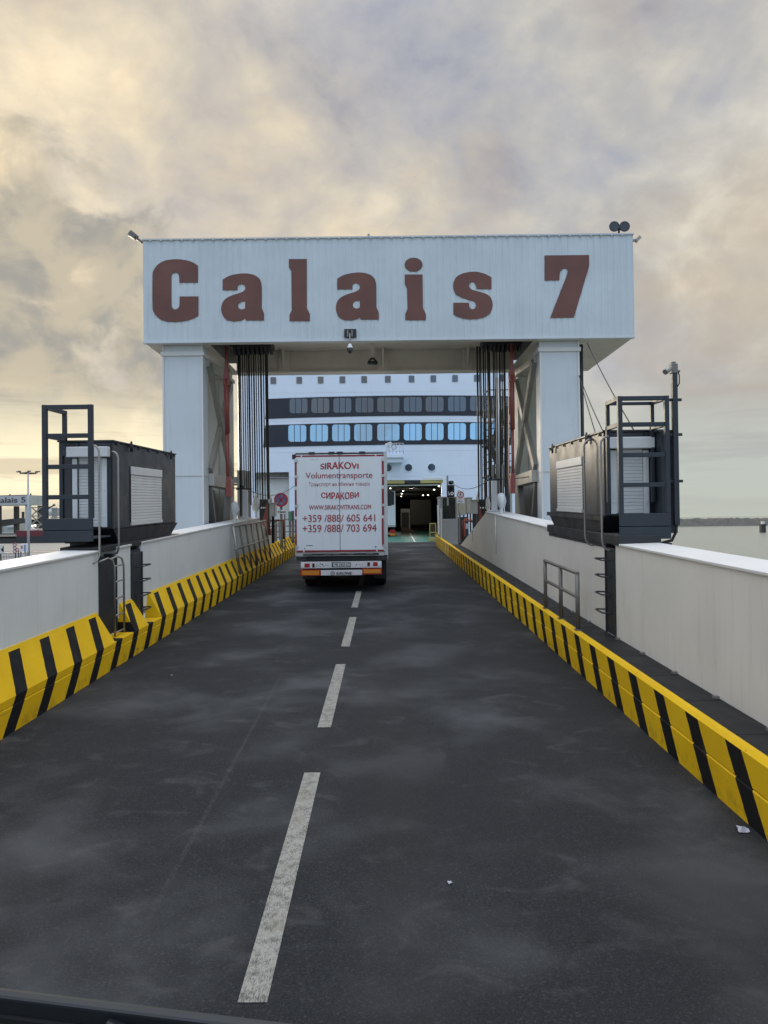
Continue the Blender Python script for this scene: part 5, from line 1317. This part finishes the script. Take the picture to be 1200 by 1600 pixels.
m.box(DX0 - 2.9, DX1 + 2.9, yd + .7, YB, 5.9, 6.0); m.box(DX0 - 2.9, DX0, yd + .62, yd + .69, 1.2, 6.4); m.box(DX1, DX1 + 2.9, yd + .62, yd + .69, 1.2, 6.4)
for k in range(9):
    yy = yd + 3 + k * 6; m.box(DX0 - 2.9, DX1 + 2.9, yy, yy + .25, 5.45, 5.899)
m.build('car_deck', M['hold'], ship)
m = MB(); m.box(DX0 - .05, DX0 + .0, fy(DX0) + .01, yd + .62, ZD0, ZD1 + .1); m.box(DX1 - .0, DX1 + .05, fy(DX1) + .01, yd + .62, ZD0, ZD1 + .1); m.box(DX0, DX1, yd + .05, yd + .7, ZD1 - .4, ZD1 + .1) if False else None
m.build('door_jamb', M['stainless'], ship)
a = at(641, 781, 84); b = at(674, 820, 84); m = MB(); m.box(a.x, b.x, 84, 84.3, b.z, a.z); m.build('bulkhead', M['hold_light'], ship)
m = MB(); m.box(DX0 - 2.85, DX1 + 2.85, yd - .3, YB, ZD0 - .05, ZD0 + .035); m.build('green_deck', M['deck_green'], ship)
m = MB(); a, b = (-.0, 0), (0, 0)
P = [(637, 829), (639.5, 829), (649.5, 847), (647.5, 847)]
vs = []
for px, py in P:
    u = ray(px, py); tt = (1.243 - ZC) / u[2]; vs.append((u[0] * tt, u[1] * tt, 1.243))
for px, w in ((DX1 - .5, .12),): pass
m.add(vs, [(3, 2, 1, 0)]); m.build('deck_line', M['cap'], ship)
for (px, py, Y) in ((630, 767, 66), (627.8, 771.3, 73), (627, 775.5, 82), (669, 773.5, 67), (678.5, 765, 60), (661, 773.8, 68), (610, 763, 62), (686, 759.6, 57.4)):
    c = at(px, py, Y); m = MB(); m.box(c.x - .06, c.x + .06, Y, Y + .25, c.z - .035, c.z + .035); m.build('hold_lamp', M['lamp'], ship, bevel=.01)
for (lx, ly) in ((-1.2, 64), (2.6, 66), (.6, 80)):
    ld = bpy.data.lights.new('hold_lamp_light', 'POINT'); ld.energy = 110; ld.color = (1.0, .90, .74); ld.shadow_soft_size = .2
    lo = bpy.data.objects.new('hold_lamp_light', ld); COL.objects.link(lo); lo.location = (lx, ly, 5.3)
# bow ramp
m = MB(); m.add([(DX0 + .5, YE + .01, rz(YE) - .02), (DX1 - .3, YE + .01, rz(YE) - .02), (DX1 - .3, yd - .31, ZD0 + .02), (DX0 + .5, yd - .31, ZD0 + .02)], [(0, 1, 2, 3)])
m.add([(DX0 + .5, YE + .01, rz(YE) - .35), (DX1 - .3, YE + .01, rz(YE) - .35), (DX1 - .3, yd - .31, ZD0 - .35), (DX0 + .5, yd - .31, ZD0 - .35)], [(3, 2, 1, 0)])
m.build('bow_ramp', M['deck_green'], ship)
m = MB(); m.box(DX0 + .5, DX1 - .3, YE - .0, YE + .35, rz(YE) - .012, rz(YE) + .012); m.build('ramp_lip', M['dullgalv'], ship)
# balcony
a = sp(603, 712); b = sp(630, 717); yb_ = fy(a.x)
bal = MB(); bal.box(a.x, b.x, yb_ - 1.2, yb_ + .1, b.z, a.z); bal = bal.build('balcony', M['hull'], ship, bevel=.02)
m = MB(); zt = a.z + .85
for k in range(6): xx = a.x + .03 + (b.x - a.x - .06) * k / 5; m.tube([(xx, yb_ - 1.17, a.z), (xx, yb_ - 1.17, zt)], .022, 6)
for z in (zt, zt - .3, zt - .6): m.tube([(a.x, yb_ - 1.17, z), (b.x, yb_ - 1.17, z), (b.x, yb_, z)], .02, 6)
m.build('railing', M['hull_grey'], bal)
m = MB(); m.box(a.x + .1, b.x - .1, yb_ - 1.0, yb_ + .1, b.z - .35, b.z - .001); m.build('support', M['hull'], bal)
m = MB(); c = sp(615, 701); ring(m, (c.x, yb_ - 1.2, c.z), .14, .22, .04, 16); m.build('ring_mark', M['far_grey'], bal)
m = MB(); p0 = sp(607, 706); p1 = sp(604.5, 697); p2 = sp(611, 694); m.bar((p0.x, yb_ - .6, p0.z), (p0.x, yb_ - .6, p2.z), .12); m.bar((p0.x - .2, yb_ - .6, p1.z), (p2.x, yb_ - .8, p2.z), .2, .22); m.build('floodlight', M['white'], bal)

# second lorry in the hold
Y2 = 57.2; z0 = 1.236
t2 = thing('parked_lorry', at(600, 838, Y2), 'pale lorry already parked inside the ship, half hidden by the lettered lorry', 'lorry')
t2.location = (-.4, Y2, z0); WL[t2.name] = Vector((-.4, Y2, z0))
X1 = at(618, 800, Y2).x; X0 = X1 - 2.5; a = at(612, 767, Y2).z; b = at(612, 821, Y2).z
m = MB(); m.box(X0, X1, Y2, Y2 + 12, b, a); m.build('trailer_body', M['trailer'], t2, bevel=.03)
m = MB(); m.box(X1 - .36, X1 - .1, Y2 - .02, Y2 - .001, at(612, 789, Y2).z, at(612, 768, Y2).z); m.build('rear_opening', M['black'], t2)
m = MB(); m.box(X0 + .1, X1 - .0, Y2 - .05, Y2 + .2, b - .12, b - .001); m.build('bumper', M['alu'], t2)
m = MB(); m.box(X1 - .46, X1 - .05, Y2, Y2 + .08, at(612, 833, Y2).z, at(612, 827.5, Y2).z); m.build('tail_lamp', M['lamp_red'], t2)
m = MB(); m.box(X1 - .46, X1 - .05, Y2, Y2 + .08, at(612, 837, Y2).z, at(612, 833.2, Y2).z); m.build('tail_lamp', M['reflector'], t2)
for xx in (X0 + .05, X1 - .40):
    for yy in (Y2 + 1.2, Y2 + 2.5): m = MB(); m.cyl((xx + .17, yy, z0 + .5), (1, 0, 0), .49, .34, 18); m.build('wheel', M['rubber'], t2)
m = MB(); m.box(X0 + .8, X1 - .8, Y2 + .3, Y2 + 12, b - .5, b - .13); m.build('chassis', M['black'], t2)
# white framed locker deep in the hold, brown ramp boards
Y3 = 74; t3 = thing('equipment_locker', at(633, 822, Y3), 'white framed locker with dark door opening, deep inside the ship', 'locker')
a = at(626, 795, Y3); b = at(641, 832, Y3); zz = at(633, 801, Y3).z
m = MB(); m.box(a.x, b.x, Y3, Y3 + .6, zz, a.z); m.box(a.x, a.x + .08, Y3, Y3 + .6, z0, zz - .001); m.box(b.x - .12, b.x, Y3, Y3 + .6, z0, zz - .001); m.build('frame', M['white'], t3, bevel=.02)
m = MB(); m.box(a.x + .081, b.x - .121, Y3 + .1, Y3 + .58, z0, zz - .001); m.build('door', M['hold_light'], t3)
t3 = thing('loading_board', at(638, 830, 70), 'rusty brown loading board lying on the ship deck', 'loading board')
a = at(627, 822, 70); b = at(647, 832, 70); m = MB(); m.box(a.x, b.x, 70, 71.5, z0 + .002, z0 + .12); m.bar((a.x, 70, z0 + .5), (b.x, 70.2, z0 + .15), .1, .3); m.build('board', M['rust'], t3)
m = MB(); m.bar((a.x, 70.2, z0), (a.x, 70.2, z0 + .75), .08); m.build('stand', M['dullgalv'], t3)
t3 = thing('hold_barrier', at(658, 822, 78), 'long brown rail barrier across the ship hold', 'barrier')
a = at(640, 820, 78); b = at(690, 820, 78); m = MB(); m.bar((a.x, 78, a.z), (b.x, 78, a.z), .12, .14); m.bar((a.x, 78, z0 + .3), (b.x, 78, z0 + .3), .1, .12); m.build('rail', M['rust'], t3)
m = MB()
for k in range(5): xx = a.x + (b.x - a.x) * k / 4; m.bar((xx, 78.1, z0), (xx, 78.1, a.z), .1)
m.build('post', M['rust'], t3)

# ------------------------------------------------------------------ stair tower on the dolphin
Yt = 38.0
t = thing('stair_tower', at(782, 850, Yt), 'dark steel stair tower with railed landings beside the ship, behind the hoist cables', 'stair tower')
x0, x1 = at(764, 700, Yt).x, at(800, 700, Yt).x
zl = [at(782, py, Yt).z for py in (783, 741, 690, 641, 600)]
m = MB()
for xx in (x0, x1 - .3, (x0 + x1) / 2 + .2):
    for yy in (Yt, Yt + 2.2): m.bar((xx + .08, yy, .9), (xx + .08, yy, zl[3] + .2), .13)
m.build('column', M['anthracite'], t)
for i, z in enumerate(zl[1:4]):
    m = MB(); m.box(x0 - .05, x1 + .1, Yt - .1, Yt + 2.4, z - .09, z); m.box(x0 - .05, x1 + .1, Yt - .12, Yt - .101, z - .2, z + .02); d = m.build('landing', M['anthracite'], t)
    m = MB()
    for q in (.35, .7, 1.1): m.tube([(x0, Yt, z + q), (x1, Yt, z + q)], .026, 6); m.tube([(x0, Yt, z + q), (x0, Yt + 2.2, z + q)], .026, 6)
    for k in range(4): xx = x0 + (x1 - x0) * k / 3; m.tube([(xx, Yt, z), (xx, Yt, z + 1.1)], .026, 6)
    m.build('railing', M['black'], d)
for i in range(1, 4):
    za, zb = zl[i - 1], zl[i]; s = 1 if i % 2 else -1
    xa, xb = (x0 + .2, x1 - .1) if s > 0 else (x1 - .1, x0 + .2); yy = Yt + (.5 if s > 0 else 1.6)
    m = MB(); m.bar((xa, yy - .35, za), (xb, yy - .35, zb), .05, .22); m.bar((xa, yy + .35, za), (xb, yy + .35, zb), .05, .22)
    for k in range(9): u = (k + .5) / 9; m.box(xa + (xb - xa) * u - .12, xa + (xb - xa) * u + .12, yy - .33, yy + .33, za + (zb - za) * u, za + (zb - za) * u + .03)
    m.build('stair_flight', M['brass_grey'], t)
m = MB(); m.bar((x1 - .2, Yt + .1, zl[2]), (x1 + .8, Yt + .1, zl[2] + 1.2), .06); m.bar((x1 - .2, Yt + .1, zl[3]), (x1 + .8, Yt + .1, zl[3] + 1.2), .06); m.bar((x1 + .1, Yt + .1, zl[2] + 1.1), (x1 + .9, Yt + .1, zl[2] + .2), .05)
m.build('bracing', M['black'], t)
a = at(766, 727, Yt); b = at(771, 747, Yt); m = MB(); m.box(a.x, b.x, Yt - .3, Yt - .12, b.z, a.z); m.build('cabinet', M['brass_grey'], t)
m = MB(); m.tube([at(777.5, 590, Yt - .5), at(778.5, 838, Yt - .5)], .09, 8); m.tube([at(785.8, 726, Yt - .5), at(786.5, 838, Yt - .5)], .06, 8); m.build('pipe', M['stainless'], t)
m = MB(); m.bar(at(795, 728, Yt + .5), at(796, 840, Yt + .5), .28); m.build('pillar', M['steel_inner'], t)
# matching dark frame on the land side of the ship
t = thing('fender_tower', at(378, 850, 36), 'grey steel fender column beyond the harbour wall beside the land-side gantry legs', 'fender')
m = MB(); m.bar(at(377, 735, 36), at(378.5, 850, 36), .36); m.bar(at(388, 736, 36.3), at(389, 850, 36.3), .2); m.build('column', M['brass_grey'], t)
m = MB(); m.bar(at(362, 750, 36), at(384, 750, 36), .3, .3); m.bar(at(362, 757, 36), at(374, 757, 36), .12, .1); m.build('beam', M['brass_grey'], t)

# ------------------------------------------------------------------ sea side: breakwater and marker
m = MB(); rnd = random.Random(11); n = 300; vs = []; YB2 = 560
for i in range(n + 1):
    x = 90 + i * 3.0; yy = YB2 + .05 * (x - 250)
    for j, (dy, z) in enumerate(((-16, -5.2), (-11, -3.0), (-6, -1.1), (-2, .4), (4, .9), (14, -5.2))):
        vs.append((x + rnd.uniform(-.8, .8), yy + dy + rnd.uniform(-1, 1), z + (rnd.uniform(-.55, .75) if 0 < j < 5 else 0)))
m.add(vs, [(i * 6 + j, (i + 1) * 6 + j, (i + 1) * 6 + j + 1, i * 6 + j + 1) for i in range(n) for j in range(5)])
o = m.build('breakwater', M['rock']); tag(o, 'long low rock breakwater across the sea below the horizon', 'breakwater')
t = thing('channel_marker', at(1193.5, 833, 320), 'dark square channel marker with pale top standing in the sea', 'marker')
a = at(1190, 819, 320); b = at(1197, 833, 320)
m = MB(); m.box(a.x, b.x, 320, 322, -5.5, a.z); m.box(a.x - .15, b.x + .15, 319.85, 322.15, a.z - .5, a.z - .3); m.build('body', M['far_black'], t)
m = MB(); m.box(a.x + .5, b.x - .4, 320.3, 321.6, a.z + .002, a.z + 1.3); m.build('top_mark', M['far_white'], t)

# ------------------------------------------------------------------ land side background
t = thing('lamp_mast', at(44, 870, 72), 'tall thin lamp mast with a ring of floodlights, behind the harbour wall', 'lamp post')
pt_ = at(43, 738, 72); pb = at(44.6, 870, 72)
m = MB(); m.tube([(pb.x, 72, -1.5), (pb.x, 72, pt_.z)], [.15, .07], 10); m.build('pole', M['far_grey'], t)
m = MB(); m.tube([(pb.x + .75 * cos(a), 72 + .75 * sin(a), pt_.z - .1) for a in [2 * pi * k / 12 for k in range(13)]], .05, 6); m.bar((pb.x - .75, 72, pt_.z - .1), (pb.x + .75, 72, pt_.z - .1), .06); m.build('bracket', M['far_dark'], t)
for k in range(6):
    a = 2 * pi * k / 6; c = Vector((pb.x + .9 * cos(a), 72 + .8 * sin(a), pt_.z)); m = MB(); m.bar(c - Vector((.12 * cos(a), 0, -.04)), c + Vector((.25 * cos(a), .15 * sin(a), .06)), .28, .10); m.build('lamp_head', M['far_dark'], t)
# distant sister gantry
Y5 = 215.0
t = thing('far_gantry', at(20, 835, Y5), 'small distant grey gantry lettered in dark capitals-and-lowercase with the number 5', 'gantry')
t['label'] = 'distant pale grey gantry with dark lettering ending in 5, beyond the lamp mast'
ang = R(-17); C5 = at(44, 800, Y5)
def g5(x, y, z): return Vector((C5.x + x * cos(ang) - y * sin(ang), Y5 + x * sin(ang) + y * cos(ang), z))
zt5, zb5 = at(44, 773.5, Y5).z, at(44, 788.8, Y5).z; zg5 = -.3
def gbox(m, x0, x1, y0, y1, z0, z1):
    m.add([g5(x, y, z) for z in (z0, z1) for (x, y) in ((x0, y0), (x1, y0), (x1, y1), (x0, y1))], [(3, 2, 1, 0), (4, 5, 6, 7), (0, 1, 5, 4), (1, 2, 6, 5), (2, 3, 7, 6), (3, 0, 4, 7)])
m = MB(); gbox(m, -14, 0, 0, 6.5, zb5, zt5); m.build('cladding', M['far_grey'], t)
m = MB(); gbox(m, 0.001, .02, 0.05, 6.5, zb5, zt5); m.build('side_panel', M['far_grey_side'], t)
m = MB(); gbox(m, -14.1, .1, -.06, -.001, zb5 - .15, zb5 + .05); gbox(m, -14.1, .1, -.06, -.001, zt5 - .02, zt5 + .12)
for xx in (-8, -1.2, -.1): gbox(m, xx - .15, xx + .15, 1, 1.3, zt5, zt5 + .5)
m.build('edge_trim', M['far_dark'], t)
text_on('Calais 5', -13.2, -1.0, zb5 + .75, zt5 - .55, 0, M['far_letter'], t, bold=.03, pt=lambda x, z, k: g5(x, -.01 - k * 10, z))
for (xa, xb, ya, yb, mm) in ((-1.45, -.02, .3, 1.3, 'far_grey'), (-12.6, -11.3, .3, 1.3, 'far_dark'), (-1.2, -.1, 5.0, 6.1, 'far_dark'), (-10.4, -9.2, 5.0, 6.1, 'far_dark')):
    m = MB(); gbox(m, xa, xb, ya, yb, zg5, zb5 - .151); m.build('leg', M[mm], t)
for i in range(3):
    za = zg5 + .4 + i * 2.6; zb_ = za + 2.4
    m = MB(); m.bar(g5(.1, 1.4, za), g5(.1, 4.9, zb_), .28); m.bar(g5(.1, 4.9, za), g5(.1, 1.4, zb_), .28); m.bar(g5(.1, 1.3, zb_), g5(.1, 6.2, zb_), .3); m.build('brace', M['far_rail'], t)
m = MB(); m.add([g5(x, 3, z) for x, z in ((-16, zb5 - 4.6), (-6, zb5 - 3.9), (-1.5, zb5 - 4.5), (-1.5, zb5 - 5.9), (-6, zb5 - 5.4), (-16, zb5 - 6.6))] + [g5(x, 5.5, z) for x, z in ((-16, zb5 - 4.6), (-6, zb5 - 3.9), (-1.5, zb5 - 4.5), (-1.5, zb5 - 5.9), (-6, zb5 - 5.4), (-16, zb5 - 6.6))],
      [(0, 5, 4, 3, 2, 1), (6, 7, 8, 9, 10, 11), (0, 1, 7, 6), (1, 2, 8, 7), (2, 3, 9, 8), (3, 4, 10, 9), (4, 5, 11, 10), (5, 0, 6, 11)]); m.bar(g5(-5, 3.2, zb5 - 4), g5(-5, 3.2, zb5 - 2.0), .6); m.build('lift_beam', M['far_dark'], t)
m = MB(); m.tube([g5(.2, 6, zb5 - .4), g5(2.2, 6, zb5 - 1.2), g5(4.4, 6, zb5 + .3)], .18, 6); m.bar(g5(2, 6, zb5 - .8), g5(4.6, 6, zb5 - .1), .3); m.build('davit', M['far_dark'], t)
# things beside it
def far_thing(name, label, cat, build):
    parts = build(); t = None
    for nm, m, mat in parts:
        if t is None:
            p = m.v[0]; t = thing(name, (p[0], p[1], -.2), label, cat)
        m.build(nm, M[mat], t)
def boxpx(m, x0, x1, y0, y1, Y, d):
    a = at(x0, y0, Y); b = at(x1, y1, Y); m.box(a.x, b.x, Y, Y + d, b.z, a.z)
def ft():
    m = MB(); a = at(61, 792, 255); b = at(73, 808, 255)
    m.tube([(a.x, 255, (a.z + b.z) / 2), (b.x + 8, 255, (a.z + b.z) / 2)], 1.5, 14)
    q = MB(); boxpx(q, 61.5, 64, 808, 830, 254.5, 1); boxpx(q, 69.5, 70.5, 808, 830, 254.5, 1); boxpx(q, 60, 73, 815.5, 817, 254.5, 1)
    return [('tank', m, 'far_white'), ('support', q, 'far_rail')]
far_thing('pipe_bridge', 'pale rounded gangway tube on grey supports behind the distant gantry', 'gangway', ft)
def ft():
    m = MB()
    for px in (82, 85, 88): m.bar(at(px, 793, 240), at(px, 826, 240), .35)
    for py in (795, 802, 809, 816): m.bar(at(79, py, 240), at(93, py - .3, 240), .28)
    m.bar(at(82, 796, 240), at(88, 809, 240), .2); m.bar(at(88, 796, 240), at(82, 809, 240), .2)
    q = MB(); boxpx(q, 80.5, 90, 794, 800.5, 240, 3)
    return [('frame', m, 'far_rail'), ('cabin', q, 'far_grey_side')]
far_thing('gangway_tower', 'small distant steel tower with a cabin, seen through the cabin guard rail', 'tower', ft)
def ft():
    m = MB(); boxpx(m, 56, 92, 818, 829, 300, 20); q = MB(); boxpx(q, 62, 72, 813, 818, 299, 8)
    r = MB(); a = at(56, 818, 300); b = at(92, 818, 300)
    return [('wall', m, 'far_green'), ('roof', q, 'far_white')]
far_thing('dock_shed', 'low grey green dock shed with white roof block behind the dark red pontoon', 'shed', ft)
def ft():
    m = MB(); boxpx(m, -60, 24, 816, 834, 262, 10); q = MB(); boxpx(q, 10, 22, 817, 824, 261.5, 1)
    r = MB()
    for px in (-40, -20, 2, 22): boxpx(r, px, px + 1.3, 816, 838, 258, 1)
    return [('wall', m, 'far_grey_side'), ('window', q, 'far_white'), ('post', r, 'far_rail')]
far_thing('terminal_building', 'pale distant terminal building under the dark lift beam of the far gantry', 'building', ft)
def ft():
    m = MB(); boxpx(m, -140, 25, 841, 849.5, 168, 6); q = MB(); boxpx(q, -140, 25, 839.5, 841, 168, 6)
    return [('body', m, 'far_black'), ('deck_edge', q, 'far_dark')]
far_thing('dock_pontoon', 'low black pontoon at the quay edge below the distant gantry', 'pontoon', ft)
def ft():
    m = MB(); boxpx(m, 25.5, 120, 838.5, 849.3, 164, 8); q = MB(); boxpx(q, 25.5, 120, 829, 838.4, 164.3, 8)
    r = MB(); boxpx(r, 46, 58, 826.3, 828, 165, 3)
    return [('fender_wall', m, 'far_black'), ('hull', q, 'far_red'), ('rail', r, 'far_white')]
far_thing('barge', 'dark red and black barge moored at the quay behind the lamp mast', 'barge', ft)
Ys = 58.0
def sign_pole(px, y0, y1, label, discs):
    t = thing('traffic_sign', at(px, y1, Ys), label, 'sign'); m = MB(); m.bar(at(px, y0, Ys + .1), Vector((at(px, y1, Ys).x, Ys + .1, -1.5)), .07); m.build('post', M['far_dark'], t)
    for dx, dy in discs:
        c = at(px + dx, dy, Ys); m = MB(); m.cyl((c.x, Ys - .02, c.z), (0, 1, 0), .16, .03, 16); m.build('disc', M['far_white'], t)
        m = MB(); ring(m, (c.x, Ys - .037, c.z), .11, .16, .01, 16); m.build('ring', M['signred'], t)
sign_pole(23.5, 850, 875, 'post with three small red ringed signs above one another, behind the harbour wall', ((0, 851.2), (0, 856.3), (0, 861.7)))
sign_pole(28.5, 857, 875, 'post with a single small red ringed sign beside the trio of ringed signs', ((-1.2, 859),))
t = thing('notice_board', at(36, 870, Ys + 3), 'pale blue and white notice board beside the lamp mast', 'notice board')
m = MB(); boxpx(m, 31, 43.5, 850, 862, Ys + 3, .06); m.build('panel', M['white'], t); m = MB(); boxpx(m, 38, 39.5, 851, 861.5, Ys + 2.96, .03); m.build('stripe', M['blue'], t); m = MB(); boxpx(m, 32.5, 35, 852.5, 857, Ys + 2.96, .03); m.build('stripe', M['reflector'], t)
m = MB(); 
for px in (32.5, 39.2): m.bar(at(px, 855, Ys + 3.1), Vector((at(px, 855, Ys + 3.1).x, Ys + 3.1, -1.5)), .07)
m.build('post', M['far_dark'], t)
t = thing('arrow_board', at(4, 870, Ys), 'pale board with a black arrow at the photo edge, behind the harbour wall', 'sign')
t['label'] = 'pale board with a bold black arrow, behind the harbour wall'
m = MB(); boxpx(m, -7, 6.5, 851.5, 865, Ys, .05); m.build('panel', M['far_white'], t); m = MB(); P = [(1.5, 856.5), (3.2, 858), (5.3, 853), (5.8, 862), (3.5, 861.5), (2.2, 860.2)]; m.prism([at(a, b, Ys - .005) for a, b in P], (0, -.02, 0)); m.build('arrow', M['textblack'], t)
m = MB(); m.bar(at(1, 862, Ys + .15), Vector((at(1, 862, Ys + .15).x, Ys + .15, -1.5)), .08); m.build('post', M['far_dark'], t)
t = thing('mesh_fence', at(10, 872, Ys + 1.5), 'low grey mesh fence on the quay under the traffic signs', 'fence')
m = MB()
for k in range(40): p = at(-60 + k * 2.6, 864, Ys + 1.5); m.bar(p, Vector((p.x, p.y, -1.5)), .05)
for py in (865, 870): m.bar(at(-60, py, Ys + 1.5), at(44, py, Ys + 1.5), .05)
m.build('bars', M['far_grey'], t)

# ------------------------------------------------------------------ windscreen wiper of the vehicle the photo was taken from
t = thing('windscreen_wiper', at(200, 1590, .92), 'black windscreen wiper lying across the lower corner of the view', 'wiper')
a = at(-60, 1556, .95); b = at(470, 1622, .90)
m = MB(); m.bar(a, b, .014, .038, up=(0, -.5, 1)); m.build('blade', M['black'], t, bevel=.004)
m = MB(); d = Vector((0, .004, -.026)); m.bar(a + d, b + d, .006, .014, up=(0, -.5, 1)); m.build('rubber_strip', M['rubber'], t)
m = MB(); c = a.lerp(b, .45); m.bar(c + Vector((0, -.012, -.005)), c + Vector((.30, -.05, -.13)), .016, .02); m.build('arm', M['black'], t, bevel=.003)
